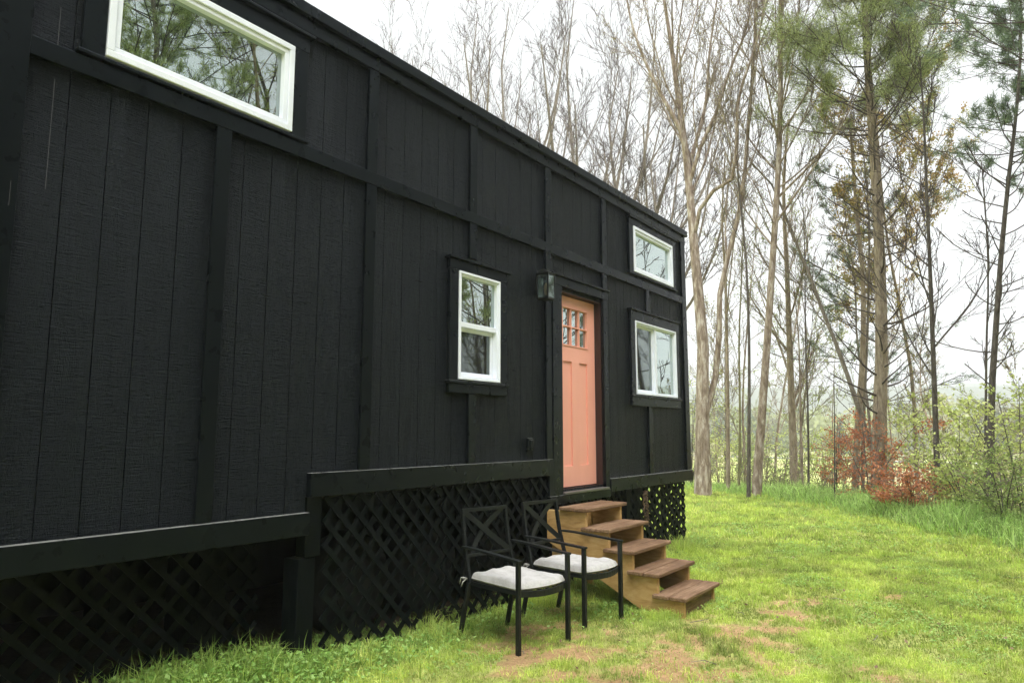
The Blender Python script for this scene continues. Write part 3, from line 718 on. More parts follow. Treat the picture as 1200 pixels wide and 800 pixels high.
def grow(P, Rr, n, t0, t1, lf, ang, trop, wob, K, rf, rg, taper=.6, angsd=.25, lmax=None, horiz=0.0, rmin=.003):
    Nn, Kp, _ = P.shape; idx = np.repeat(np.arange(Nn), n); m = len(idx)
    t = t0+(t1-t0)*((np.tile(np.arange(n), Nn)+rg.random(m))/n)
    u = t*(Kp-1); i = np.minimum(u.astype(int), Kp-2); f = (u-i)[:,None]
    p = P[idx,i]*(1-f)+P[idx,i+1]*f; T = P[idx,i+1]-P[idx,i]; T /= np.linalg.norm(T, axis=1, keepdims=True)+1e-9
    rad = Rr[idx,i]*(1-f[:,0])+Rr[idx,i+1]*f[:,0]
    plen = np.linalg.norm(np.diff(P, axis=1), axis=2).sum(1)[idx]
    L = plen*lf*(1-taper*t)*rg.uniform(.55,1.25,m)
    if lmax is not None: L = np.minimum(L, lmax*rg.uniform(.7,1.1,m))
    q = rg.normal(size=(m,3)); q -= (q*T).sum(1,keepdims=True)*T; q /= np.linalg.norm(q,axis=1,keepdims=True)+1e-9
    if horiz: q[:,2] *= (1-horiz); q /= np.linalg.norm(q,axis=1,keepdims=True)+1e-9
    a = ang*(1+angsd*rg.normal(size=m)); d = T*np.cos(a)[:,None]+q*np.sin(a)[:,None]
    out = np.empty((m,K,3)); out[:,0] = p; st = (L/(K-1))[:,None]
    for k in range(1,K):
        d = d + rg.normal(size=(m,3))*wob; d[:,2] += trop/(K-1); d /= np.linalg.norm(d,axis=1,keepdims=True)
        out[:,k] = out[:,k-1]+d*st
    r0 = np.maximum(rad*rf*rg.uniform(.6,1.0,m), rmin); RR = r0[:,None]*np.linspace(1,.3,K)[None]; RR = np.maximum(RR, rmin*.7)
    return out, RR
def leafset(P, per, size, ratio, cA, cB, rg, spread=.05, up=0.0, frac0=0.0):
    Nn, K, _ = P.shape; m = Nn*per; idx = np.repeat(np.arange(Nn), per)
    u = (frac0+(1-frac0)*rg.random(m))*(K-1)*.999; i = u.astype(int); f = (u-i)[:,None]
    c0 = P[idx,i]*(1-f)+P[idx,i+1]*f + rg.normal(size=(m,3))*spread
    d = rg.normal(size=(m,3)); d[:,2] += up; d /= np.linalg.norm(d,axis=1,keepdims=True)
    e = np.cross(d, rg.normal(size=(m,3))); e /= np.linalg.norm(e,axis=1,keepdims=True)+1e-9
    s_ = (size*rg.uniform(.6,1.3,m))[:,None]
    V = np.stack([c0, c0+d*s_*.5+e*s_*ratio*.5, c0+d*s_, c0+d*s_*.5-e*s_*ratio*.5], 1)
    Qd = np.arange(m)[:,None]*4+np.arange(4); k = rg.random((m,1)); kk = np.repeat(rg.random((Nn,1)), per, 0)
    col = (cA*(1-kk)+cB*kk)*(1+.25*(k-.5)*2)
    return V.reshape(-1,3), Qd, np.zeros((0,3),int), np.repeat(col,4,0)
def needleset(P, tufts, per, size, w, cA, cB, rg, frac0=.25, spread=.02):
    Nn, K, _ = P.shape; m0 = Nn*tufts; idx = np.repeat(np.arange(Nn), tufts)
    u = (frac0+(1-frac0)*rg.random(m0))*(K-1)*.999; i = u.astype(int); f = (u-i)[:,None]
    c0 = P[idx,i]*(1-f)+P[idx,i+1]*f; T = P[idx,i+1]-P[idx,i]; T /= np.linalg.norm(T,axis=1,keepdims=True)+1e-9
    c0 = np.repeat(c0, per, 0)+rg.normal(size=(m0*per,3))*spread; T = np.repeat(T, per, 0)
    d = rg.normal(size=(m0*per,3))*.75+T*.7+[0,0,.25]; d /= np.linalg.norm(d,axis=1,keepdims=True)
    e = np.cross(d, rg.normal(size=d.shape)); e /= np.linalg.norm(e,axis=1,keepdims=True)+1e-9
    s_ = (size*rg.uniform(.6,1.25,len(d)))[:,None]
    V = np.stack([c0-e*w/2, c0+e*w/2, c0+d*s_], 1); T3 = np.arange(len(d))[:,None]*3+np.arange(3)
    kk = np.repeat(rg.random((m0,1)), per, 0); col = (cA*(1-kk)+cB*kk)*(1+.3*(rg.random((len(d),1))-.5)*2)
    return V.reshape(-1,3), np.zeros((0,4),int), T3, np.repeat(col,3,0)
def cat_tubes(lst):
    V = []; Qd = []; o = 0
    for v, q_ in lst: V.append(v); Qd.append(q_+o); o += len(v)
    return np.concatenate(V), np.concatenate(Qd)
def finish(kind, label, base, trunk, crown, leafp, mt, mc, group=None, ml='leaf'):
    base = np.array(base, float)
    o = empty(kind, tuple(base), label, 'tree', group)
    V, Qd = cat_tubes(trunk); link('trunk', make_mesh('trunk', V-base, Qd, smooth=True, material=M[mt]), o)
    if crown:
        V, Qd = cat_tubes(crown); c_ = link('crown', make_mesh('crown', V-base, Qd, smooth=True, material=M[mc]), o)
        if leafp:
            V, Qd, T3, C = merge(leafp); link('leaves' if ml == 'leaf' else 'needles', make_mesh('leaves', V-base, Qd, T3, tint=C, material=M[ml]), c_)
    return o
A3 = np.array
BUD = (A3([.30,.30,.10]), A3([.42,.34,.20])); BUDG = (A3([.26,.33,.08]), A3([.36,.40,.12])); BUDR = (A3([.33,.17,.13]), A3([.38,.28,.16]))
NEED = (A3([.24,.31,.13]), A3([.46,.50,.20])); NEEDB = (A3([.14,.20,.13]), A3([.24,.31,.18]))
def limbs(path, r0, r1, K=12, flare=.25):
    r0 *= .64; r1 *= .6
    P = resample(path, K)[None]; t = np.linspace(0, 1, K); Rr = (r0*(1-t)+r1*t + r0*flare*np.exp(-t*14))[None]; return P, Rr
def bare_tree(kind, label, stems, seed, n1=9, n2=7, n3=5, n4=4, t0=.35, lf1=.38, ang=.65, trop=.5, mt='bark_grey', mc='twig', leaf=None, leafn=1, lsize=.03, group=None, lmax=5, sides=9, K=12, horiz=0, flare=.25, twr=.0045, rm=1.0):
    rg = np.random.default_rng(seed); tr = []; cr = []; lf = []; l4 = []
    for st in stems:
        path, r0, r1 = st[:3]; k1 = st[3] if len(st) > 3 else 1.0
        P0, R0 = limbs(path, r0, r1, K, flare if st is stems[0] else 0); tr.append(tubes(P0, R0, sides))
        P1, R1 = grow(P0, R0, max(2, int(n1*k1)), st[4] if len(st) > 4 else t0, 1.0, lf1, ang, trop, .05, 8, .50, rg, taper=.35, lmax=lmax, horiz=horiz, rmin=.010); tr.append(tubes(P1, R1, 6))
        P2, R2 = grow(P1, R1, n2, .12, 1.0, .52, .52, trop*.6, .055, 6, .6, rg, taper=.45, rmin=.008*rm); cr.append(tubes(P2, R2, 4))
        P3, R3 = grow(P2, R2, n3, .1, 1.0, .56, .52, trop*.5, .07, 5, .6, rg, taper=.4, rmin=.006*rm); cr.append(tubes(P3, R3, 3))
        if n4:
            P4, R4 = grow(P3, R3, n4, .1, 1.0, .56, .55, trop*.4, .08, 4, .6, rg, taper=.4, rmin=twr); cr.append(tubes(P4, R4, 3))
        else: P4 = P3
        if leaf: lf.append(leafset(P4, leafn, lsize, .7, leaf[0], leaf[1], rg, .03))
    return finish(kind, label, stems[0][0][0], tr, cr, lf, mt, mc, group)
def pine_tree(kind, label, path, r0, seed, live=.45, dead=.1, n=70, blen=3.2, needle=NEED, mt='bark_grey', ndead=28, tuft=5, per=10, size=.13, w=.012, sub=9, trop=.25, group=None, shape=.6, spread=.03):
    rg = np.random.default_rng(seed); P0, R0 = limbs(path, r0, r0*.18, 16, .3); tr = [tubes(P0, R0, 9)]; cr = []
    L0 = np.linalg.norm(np.diff(P0, axis=1), axis=2).sum()
    if ndead:
        Pd, Rd = grow(P0, R0, ndead, dead, live+.08, blen*.75/L0, 1.35, .5, .07, 7, .22, rg, taper=0, angsd=.1, rmin=.014); cr.append(tubes(Pd, Rd, 5))
        P2, R2 = grow(Pd, Rd, 5, .3, 1, .4, .7, .2, .12, 4, .5, rg, rmin=.006); cr.append(tubes(P2, R2, 3))
    P1, R1 = grow(P0, R0, n, live, .99, blen/L0*1.25, 1.15, .45, .08, 8, .25, rg, taper=shape, angsd=.16, rmin=.014); cr.append(tubes(P1, R1, 5))
    P2, R2 = grow(P1, R1, sub, .25, 1, .42, .7, .25, .12, 5, .5, rg, taper=.5, rmin=.008, horiz=.5); cr.append(tubes(P2, R2, 3))
    P3, R3 = grow(P2, R2, 4, .25, 1, .5, .7, .3, .12, 4, .6, rg, taper=.4, rmin=.005, horiz=.3); cr.append(tubes(P3, R3, 3))
    lf = [needleset(P3, tuft, per, size, w, needle[0], needle[1], rg, .3, spread), needleset(P2, 3, per, size, w, needle[0], needle[1], rg, .5, spread)]
    return finish(kind, label, path[0], tr, cr, lf, mt, 'twig_dark', group, 'needle')
TR={
 'T1':[(-2.72,17.50,-0.16),(-2.65,17.50,2.35),(-2.58,17.50,3.87),(-2.66,17.45,5.44),(-2.75,17.50,6.82),(-2.83,17.50,8.48),(-2.99,17.50,10.19),(-3.20,17.50,12.24),(-3.42,17.50,14.10)],
 'T1b':[(-2.64,17.60,1.92),(-2.35,17.70,2.99),(-2.18,17.60,4.07),(-2.07,17.50,5.27),(-1.81,17.60,6.24),(-1.49,17.70,7.53),(-1.23,17.60,9.29),(-0.99,17.60,11.30),(-0.85,17.60,13.39)],
 'T1c':[(-2.67,17.45,6.76),(-2.42,17.30,7.40),(-2.05,17.30,7.74),(-1.60,17.20,7.83),(-1.40,17.10,8.54),(-1.26,17.0,9.87),(-0.78,17.00,11.10),(-0.41,16.90,12.34)],
 'T1d':[(-2.88,17.5,7.87),(-2.79,17.80,9.04),(-2.50,18.1,10.42),(-2.35,18.20,12.09),(-2.04,18.30,13.98)],
 'T1e':[(-2.83,17.50,8.59),(-2.94,17.30,9.59),(-3.39,17.10,10.68),(-3.81,17.0,11.80),(-4.10,16.90,12.91),(-4.25,16.80,14.26)],
 'T1f':[(-2.81,17.50,8.07),(-2.40,17.40,9.05),(-2.00,17.50,9.88),(-1.65,17.60,10.95),(-1.16,17.60,11.97),(-0.94,17.60,13.07)],
 'T2':[(-1.52,17.80,-0.3),(-1.26,17.80,2.11),(-1.10,17.80,3.37),(-0.92,17.80,5.06),(-0.68,17.80,7.20),(-0.50,17.80,9.17),(-0.39,17.80,11.20),(-0.28,17.80,13.99),(-.2,17.8,16.5)],
 'T3':[(-1.50,17.20,-0.2),(-1.39,17.20,2.10),(-1.32,17.20,3.74),(-1.31,17.20,5.86),(-1.41,17.20,7.62),(-1.43,17.20,9.19),(-1.24,17.20,10.74)],
 'T4':[(-1.40,21.00,-1.0),(-1.35,21.00,2.20),(-1.32,21.00,4.14),(-1.29,21.00,6.39),(-1.27,21.00,8.70),(-1.03,21.00,10.74)],
 'T5':[(1.3,18.5,-.6),(1.05,18.4,1.1),(0.76,18.40,2.29),(0.48,18.40,3.42),(0.17,18.40,4.39),(-0.06,18.40,5.27),(-0.36,18.40,6.19),(-0.72,18.40,7.37),(-1.05,18.40,8.24),(-1.43,18.40,8.68)],
 'T6':[(0.46,19.00,-0.6),(0.66,19.00,1.69),(0.82,19.00,2.93),(0.93,19.00,4.19),(0.99,19.00,5.46),(0.95,19.00,6.55),(0.93,19.00,8.11),(0.92,19.00,9.47)],
 'T6b':[(0.58,19.30,-0.7),(0.74,19.30,1.70),(0.94,19.30,3.80),(1.07,19.30,5.29),(1.17,19.30,7.03),(1.14,19.30,8.61)],
 'T7':[(1.12,18.00,-0.5),(1.31,18.00,2.07),(1.44,18.00,3.62),(1.50,18.00,5.21),(1.54,18.00,6.83),(1.54,18.00,8.72),(1.54,18.00,10.65),(1.58,18.00,13.31),(1.64,18.00,15.60),(1.6,18,18.5)],
 'T8':[(2.40,16.80,-0.5),(2.49,16.80,2.02),(2.54,16.80,3.41),(2.60,16.80,5.20),(2.64,16.80,6.67),(2.69,16.80,8.17),(2.7,16.8,9.6)],
 'T9':[(3.28,16.00,-0.5),(3.46,16.00,1.98),(3.61,16.00,3.25),(3.82,16.00,4.86),(4.07,16.00,6.48),(4.29,16.00,7.79),(4.48,16.00,9.46),(4.5,16,11)],
 'T9b':[(3.17,16.40,-0.5),(3.44,16.40,2.97),(3.58,16.40,4.47),(3.63,16.40,5.66),(3.64,16.40,6.88)],
 'T10':[(0.50,16.60,-0.35),(0.61,16.60,1.68),(0.66,16.60,2.88)],
 'T11':[(-0.46,18.50,-0.5),(-0.35,18.50,2.11),(-0.32,18.50,3.81),(-0.23,18.50,5.97),(-0.20,18.50,7.75)],
 'T12':[(-0.96,20.00,-0.9),(-0.88,20.00,2.16),(-0.83,20.00,4.00),(-0.89,20.00,5.66)],
 'T13':[(-2.60,19.00,-0.7),(-2.51,19.00,2.17),(-2.46,19.00,4.02),(-2.43,19.00,5.91),(-2.47,19.00,7.38),(-2.30,19.00,9.32)],
 'T14':[(-2.35,19.00,-0.7),(-2.20,19.00,1.71),(-2.13,19.00,3.99),(-2.00,19.00,5.62),(-1.85,19.00,7.51)],
}
for k_, v_ in TR.items():
    b0 = v_[0]; TR[k_] = [(b0[0], b0[1], min(b0[2], float(ground_z(b0[0], b0[1]))-.1))] + v_[1:] if b0[2] < .3 else v_
bare_tree('bare_tree', 'big pale barked tree just past the house corner, forking into many upright limbs',
    [(TR['T1'],.29,.06,1.3,.55),(TR['T1b'],.13,.04,1.1,.3),(TR['T1c'],.09,.03,1.2,.3),(TR['T1d'],.10,.03,1.0,.1),(TR['T1e'],.10,.03,1.1,.1),(TR['T1f'],.09,.03,1.1,.1)], 11,
    n1=9, n2=6, n3=5, n4=3, lf1=.40, ang=.5, trop=.75, mt='bark_pale', mc='twig', leaf=BUD, leafn=2, lsize=.035, lmax=4)
bare_tree('bare_tree', 'tall straight pale trunk standing right of the forked tree, leaning slightly right', [(TR['T2'],.165,.05,1.6)], 12, t0=.38, n1=22, n2=6, n3=5, n4=3, lf1=.22, ang=.75, trop=.55, mt='bark_pale', leaf=BUDR, leafn=1, lsize=.03, lmax=4.2)
bare_tree('bare_tree', 'slim dark trunk close beside the tall straight pale one', [(TR['T3'],.07,.02,1.0)], 13, t0=.5, n1=6, n2=4, n3=4, n4=2, lf1=.24, mt='bark_dark', leaf=BUD, leafn=1, lmax=2.6)
bare_tree('bare_tree', 'stout grey brown trunk on the bank behind the lawn, with pale green buds', [(TR['T4'],.19,.05,1.2)], 14, t0=.22, n1=14, n2=6, n3=5, n4=3, lf1=.3, mt='bark_tan', leaf=BUDG, leafn=2, lsize=.05, lmax=3)
bare_tree('leaning_tree', 'bare crooked trunk leaning far to the left across its neighbours', [(TR['T5'],.105,.035,1.0)], 15, t0=.45, n1=9, n2=5, n3=4, n4=3, lf1=.26, mt='bark_grey', leaf=BUDR, leafn=1, lmax=2.4)
bare_tree('bare_tree', 'smooth tan trunk growing close left of the big pine, taller of a pair', [(TR['T6'],.14,.05,1.0)], 16, t0=.45, n1=9, n2=5, n3=5, n4=3, lf1=.22, mt='bark_tan', leaf=BUD, leafn=1, lmax=2.4)
bare_tree('bare_tree', 'thin darker trunk pressed against the tan one beside the big pine', [(TR['T6b'],.075,.03,.8)], 17, t0=.45, n1=7, n2=5, n3=4, n4=3, lf1=.22, mt='bark_grey', lmax=2)
bare_tree('bare_tree', 'dark straight trunk right of the big pine with upswept bare branches', [(TR['T8'],.10,.025,1.6,.30)], 18, n1=14, n2=6, n3=5, n4=3, lf1=.33, ang=.7, trop=.5, mt='bark_dark', mc='twig_dark', lmax=3.2)
bare_tree('bare_tree', 'thin dark sapling against the sky between the leaning tree and the pale trunk', [(TR['T11'],.045,.015,.8)], 19, t0=.4, n1=7, n2=4, n3=4, n4=0, lf1=.25, mt='bark_dark', lmax=1.8)
bare_tree('bare_tree', 'short pale sapling trunk right of the stout grey brown one', [(TR['T12'],.07,.02,.9)], 20, t0=.45, n1=8, n2=5, n3=4, n4=2, lf1=.25, mt='bark_pale', leaf=BUDG, leafn=2, lmax=1.8)
bare_tree('bare_tree', 'mottled tan trunk just right of the big forked tree, behind it', [(TR['T13'],.09,.03,1.0)], 21, t0=.4, n1=7, n2=4, n3=4, n4=2, lf1=.26, mt='bark_tan', leaf=BUD, leafn=1, lmax=2.6)
bare_tree('bare_tree', 'slim mossy trunk between the mottled tan one and the slim dark one', [(TR['T14'],.06,.02,1.0)], 22, t0=.35, n1=6, n2=4, n3=4, n4=2, lf1=.26, mt='bark_mossy', leaf=BUDG, leafn=2, lmax=2.2)
st_ = empty('dead_sapling', TR['T10'][0], 'single dark branchless dead stem standing before the maroon leaved shrub', 'dead stem')
P0, R0 = limbs(TR['T10'], .028, .012, 8, .1); V, Qd = tubes(P0, R0, 7); link('trunk', make_mesh('trunk', V-A3(TR['T10'][0]), Qd, smooth=True, material=M['bark_dark']), st_)
# pines
pine_tree('pine_tree', 'big pine with a thick tan trunk, dead lower limbs and olive green crown', TR['T7'], .25, 31, live=.47, dead=.12, n=130, blen=2.05, ndead=48, mt='bark_tan', tuft=5, per=9, sub=10, needle=NEED, size=.11, w=.011, shape=.3, spread=.08)
pine_tree('pine_tree', 'dark trunked pine at the right end of the tree line with green tuft high up', TR['T9'], .11, 32, live=.55, dead=.25, n=34, blen=1.5, ndead=22, mt='bark_dark', tuft=3, per=7, sub=6, needle=NEEDB)
bare_tree('bare_tree', 'thin dark twin stem leaning beside the dark trunked pine', [(TR['T9b'],.045,.018,.9)], 33, t0=.35, n1=10, n2=5, n3=4, n4=2, lf1=.22, mt='bark_dark', mc='twig_dark', lmax=1.8)
gz = lambda x, y: float(ground_z(x, y))
def straight(x, y, h, lean=(0,0), wob=.25, seed=0):
    rg = np.random.default_rng(seed+900); z0 = gz(x, y)-.1; n = 7; w_ = np.cumsum(rg.normal(0, wob, (n,2)), 0)*np.linspace(0,1,n)[:,None]
    return [(x+lean[0]*t+w_[i,0], y+lean[1]*t+w_[i,1], z0+h*t) for i, t in enumerate(np.linspace(0, 1, n))]
pine_tree('pine_tree', 'pine reaching dark drooping boughs in from beyond the top right corner', straight(6.3, 14.6, 17, seed=1), .26, 34, live=.40, dead=.2, n=70, blen=5.2, ndead=14, mt='bark_dark', tuft=4, per=8, sub=8, needle=NEEDB, shape=.35)
bare_tree('russet_tree', 'orange brown budded tree behind the big pine', [(straight(1.55, 21.5, 11.5, seed=2),.09,.03,1.4)], 35, t0=.42, n1=20, n2=6, n3=5, n4=3, lf1=.32, mt='bark_tan', mc='twig', leaf=(A3([.50,.32,.13]), A3([.42,.42,.14])), leafn=10, lsize=.06, lmax=3, ang=.9)
# evergreen feathered trunk just left of the big pine
pine_tree('hemlock_tree', 'feathery dark green hemlock left of the big pine, see through', straight(.75, 20.5, 9.2, seed=5), .07, 36, live=.30, dead=.1, n=38, blen=2.3, ndead=8, mt='bark_grey', tuft=2, per=6, sub=6, needle=NEEDB, size=.10)
# trees behind the house, seen over the roof
BH = [(-23.6,30,23.5,.24,'leftmost and lowest of the bare crowns seen over the roof'),(-20.6,30.5,26,.30,'broad bare crown over the roof, second from the left'),
      (-16.9,28.5,24.0,.26,'bare twiggy crown over the middle of the roof, rising above its neighbours'),(-13.8,30,24,.28,'fan shaped bare tree over the roof with dark dense twigs'),
      (-9.6,26.5,17.2,.20,'low spreading bare tree over the far half of the roof, leaning right'),(-6.6,24,13.2,.12,'small bare tree showing just above the far end of the roof')]
for i, (x, y, top, r, lb) in enumerate(BH):
    z0 = gz(x, y); H_ = top-z0; rg = np.random.default_rng(70+i); base = [(x,y,z0-.1),(x+.1,y,z0+H_*.2),(x+.05,y+.1,z0+H_*.38)]
    stems = [(base+[(x+.3,y,z0+H_*.6),(x-.2,y,z0+H_*.85),(x+.3,y,z0+H_)], r*1.1, .04, 1.2, .35)]
    for k in range(6):
        a = k*2*np.pi/6+rg.random(); rr = H_*rg.uniform(.14,.24); zs = z0+H_*rg.uniform(.36,.50); s0 = (x+.05, y+.05, zs)
        lean = .35*H_*.3*(i == 4)
        stems.append(([s0,(x+rr*.45*math.cos(a)+lean*.3,y+rr*.45*math.sin(a),zs+H_*.10),(x+rr*.8*math.cos(a)+lean*.7,y+rr*.8*math.sin(a),zs+H_*.25),(x+rr*math.cos(a)+lean,y+rr*math.sin(a),z0+H_*rg.uniform(.80,.95))], r*.75, .04, 1.0, .15))
    bare_tree('bare_tree', lb, stems, 80+i, n1=6, n2=6, n3=5, n4=3, lf1=.42, ang=.5, trop=.5, mt='bark_grey', mc='twig_dark', lmax=6, K=9, sides=7, twr=.0075, rm=1.5)
# trees across the lawn to the right: what the windows mirror
pine_tree('pine_tree', 'pine across the lawn mirrored in the long high window', straight(9.5, 6.8, 15, seed=11), .2, 41, live=.25, dead=.1, n=95, blen=3.4, ndead=14, tuft=4, per=8, sub=8, needle=NEED)
bare_tree('bare_tree', 'crooked bare oak across the lawn mirrored in the long high window', [(straight(9.8, 10.6, 13, (1,-1.5), .5, 12),.2,.05,1.4,.2)], 42, n1=16, n2=6, n3=5, n4=3, lf1=.4, ang=.9, trop=.3, mt='bark_dark', mc='twig_dark', leaf=BUD, leafn=1, lmax=4.5)
pine_tree('pine_tree', 'bushy pine across the lawn facing the narrow window', straight(8.5, 12.8, 12, seed=13), .16, 43, live=.12, dead=.05, n=60, blen=2.6, ndead=4, tuft=4, per=8, sub=8, needle=NEED)
pine_tree('pine_tree', 'dark pine across the lawn facing the upper end window', straight(7.6, 19.5, 15, seed=14), .18, 44, live=.3, dead=.1, n=60, blen=3.2, ndead=10, tuft=4, per=8, sub=8, needle=NEEDB)
for i, (x, y, h, mt_) in enumerate(((8.2,9.2,12,'bark_tan'),(7.6,15.5,13,'bark_grey'),(10.5,13.8,14,'bark_pale'),(9.0,17.5,12,'bark_dark'),(11.5,9.0,13,'bark_grey'),(10.5,18.8,14,'bark_tan'))):
    bare_tree('bare_tree', ['slim tan tree across the lawn nearest the camera side','grey tree across the lawn by the bushy pine','pale tree across the lawn behind the bushy pine','dark thin tree across the lawn before the dark pine','grey tree across the lawn behind the mirrored pine','tan tree across the lawn behind the dark pine'][i],
        [(straight(x, y, h, (.3,.2), .3, 50+i),.11,.03,1.2,.2)], 50+i, n1=14, n2=6, n3=4, n4=3, lf1=.3, ang=.8, mt=mt_, leaf=BUDG, leafn=2, lsize=.05, lmax=3)

wall_ = [(13.5,-7,15),(14.5,-3.2,17),(13.0,.3,14),(15.0,3.6,17),(13.8,6.6,11),(15.4,9.6,10),(13.6,12.8,10),(14.4,16.5,12),(12.4,4.0,8),(12.9,-.8,8)]
hp = pine_tree('evergreen_tree', 'dense dark evergreen standing across the lawn, mirrored in the windows', [(0,0,-.2),(.1,0,4),(0,.1,8),(.1,0,12),(0,0,15)], .2, 45, live=.06, dead=.03, n=110, blen=3.8, ndead=0, tuft=3, per=6, sub=7, needle=(A3([.07,.105,.07]), A3([.13,.17,.095])), size=.26, w=.05, spread=.12, group='dense evergreens across the lawn')
for i, (x, y, h) in enumerate(wall_):
    o = hp if i == 0 else copy_tree(hp); k = h/15
    o.location = (x, y, gz(x, y)); o.scale = (k*1.15, k*1.15, k); o.rotation_euler = (0, 0, i*2.1)
# saplings and slender trees down the bank: a few kinds, copied
protos = []
for i, (h, r, mt_, mc_, lf_, ln, ls) in enumerate(((9,.05,'bark_tan','twig',BUD,2,.035),(11,.075,'bark_grey','twig',BUDG,2,.045),(7,.03,'bark_mossy','twig_green',BUDG,3,.05),(12,.085,'bark_pale','twig',BUDR,1,.035),(8,.04,'bark_dark','twig_dark',None,0,0),(5,.022,'bark_tan','twig',(A3([.38,.30,.16]),A3([.30,.33,.12])),4,.05))):
    rg = np.random.default_rng(200+i)
    path = [(0,0,-.2),(rg.normal(0,.1),rg.normal(0,.1),h*.3),(rg.normal(0,.25),rg.normal(0,.2),h*.6),(rg.normal(0,.45),rg.normal(0,.4),h)]
    lb = ['slender tan barked tree on the wooded bank with sparse yellowish buds','slender grey barked tree on the wooded bank with pale green buds','thin mossy sapling on the wooded bank with fresh green leaflets','slender pale barked tree on the wooded bank with reddish buds','thin dark leafless tree on the wooded bank','low tan sapling on the wooded bank with straw coloured leaflets'][i]
    p = bare_tree('bank_tree', lb, [(path, r, r*.25, 1, .25)], 210+i, n1=12, n2=5, n3=4, n4=(2 if i != 5 else 0), lf1=.27, ang=.75, trop=.5, mt=mt_, mc=mc_, leaf=lf_, leafn=ln, lsize=ls, lmax=2.2, K=8, sides=6, group=['tan trees on the bank','grey trees on the bank','mossy saplings on the bank','pale trees on the bank','dark bare trees on the bank','low saplings on the bank'][i])
    protos.append(p)
rg = np.random.default_rng(5); used = set(); placed = [(v[0][0], v[0][1]) for v in TR.values() if v[0][2] < .4]
cnt = 0; tries = 0
while cnt < 24 and tries < 6000:
    tries += 1
    y = rg.uniform(17.5, 52); a = rg.uniform(-.02, .78)      # bearing seen from the lawn
    if a > .37 and not (.37 < a < .46 and rg.random() < .15): continue
    if rg.random() > (.5 if a < .2 else 1): continue
    x = 3.86 - math.tan(a)*y
    s_ = float(edge_s(x, y))
    if s_ < .9 or s_ > 34: continue
    if any((x-px)**2+(y-py)**2 < .7**2 for px, py in placed): continue
    i = int(rg.choice(6, p=[.24,.2,.16,.12,.1,.18])); placed.append((x, y)); cnt += 1
    o = protos[i] if i not in used else copy_tree(protos[i]); used.add(i)
    s2 = rg.uniform(.7, 1.25); o.location = (x, y, gz(x, y)); o.scale = (s2*rg.uniform(.8,1.3), s2*rg.uniform(.8,1.3), s2); o.rotation_euler = (rg.normal(0,.05), rg.normal(0,.05), rg.uniform(0, 6.28))

# leafy shrubs
def shrub(kind, label, x, y, h, spread, cA, cB, seed, stems=6, leafn=6, lsize=.05, horiz=.75, mt='bark_dark', flat=.5, n1=9, cat='shrub'):
    rg = np.random.default_rng(seed); z0 = gz(x, y)-.05; cr = []; tr = []; lf = []
    for k in range(stems):
        a = rg.uniform(0, 2*np.pi); rr = spread*rg.uniform(.3, .9); hh = h*rg.uniform(.6, 1)
        P0, R0 = limbs([(x,y,z0),(x+rr*.3*math.cos(a),y+rr*.3*math.sin(a),z0+hh*.45),(x+rr*math.cos(a),y+rr*math.sin(a),z0+hh)], .022, .008, 8, 0); tr.append(tubes(P0, R0, 5))
        P1, R1 = grow(P0, R0, n1, .15, 1, .5, 1.15, .05, .1, 6, .6, rg, taper=.2, horiz=horiz, rmin=.006, lmax=spread*.7); cr.append(tubes(P1, R1, 4))
        P2, R2 = grow(P1, R1, 6, .1, 1, .45, .8, .0, .12, 4, .6, rg, horiz=horiz, rmin=.004); cr.append(tubes(P2, R2, 3))
        v = leafset(P2, leafn, lsize, .65, cA, cB, rg, .03); lf.append(v); lf.append(leafset(P1, 5, lsize, .65, cA, cB, rg, .04))
    o = finish(kind, label, (x, y, z0), tr, cr, lf, mt, 'twig'); o['category'] = cat; return o
MAR = (A3([.42,.13,.06]), A3([.66,.30,.15])); YG = (A3([.40,.50,.13]), A3([.70,.74,.28])); GR = (A3([.20,.29,.09]), A3([.42,.50,.16]))
shrub('maroon_shrub', 'maroon leaved shrub left of the big pine trunk, rising to head height', 1.15, 16.9, 2.1, 1.5, *MAR, 301, 5, 7, .06, .97)
shrub('maroon_shrub', 'low spreading maroon leaved shrub right of the big pine trunk', 2.1, 15.9, .9, 1.6, *MAR, 302, 7, 7, .055, .97)
shrub('maroon_shrub', 'sparse maroon leaved shrub beyond the dead stem', .1, 18.9, 2.1, .9, *MAR, 303, 4, 4, .05, .8)
shrub('green_sapling', 'yellow green layered sapling beyond the low maroon shrub', 2.7, 18.2, 3.2, 1.7, *YG, 304, 6, 8, .075, .97)
shrub('green_sapling', 'tall airy sapling with fresh yellow green leaves at the right edge', 3.8, 14.6, 2.9, 1.2, *YG, 305, 6, 7, .065, .92)
shrub('green_shrub', 'leafy green bush low at the right edge above the tall grass', 3.55, 13.9, 1.45, .9, *GR, 306, 6, 8, .045, .8)
shrub('green_shrub', 'mid green bush between the maroon shrub and the right edge bush', 3.0, 15.2, 1.7, .8, *YG, 307, 5, 7, .05, .9)
shrub('green_shrub', 'small green bush close behind the far corner of the house', -4.3, 20.8, 3.8, 1.5, *YG, 308, 8, 5, .05, .7)
for i, (x, y, h, sp, c_) in enumerate(((-1.0,23,3.0,1.6,YG),(-3.0,25,2.2,1.8,GR),(.8,26,1.6,1.8,YG),(2.6,24,2.6,1.8,GR),(-5,27,3.5,2.0,YG),(3.6,20,3.4,1.6,YG))):
    shrub('bank_shrub', ['yellow green bush down the bank behind the stout trunk','dull green bush down the bank behind the mottled trunk','yellow green bush down the bank beyond the tan pair','dull green bush down the bank right of the big pine','tall yellow green bush down the bank near the house','tall yellow green bush behind the right edge sapling'][i], x, y, h, sp, *c_, 320+i, 8, 6, .065, .7)
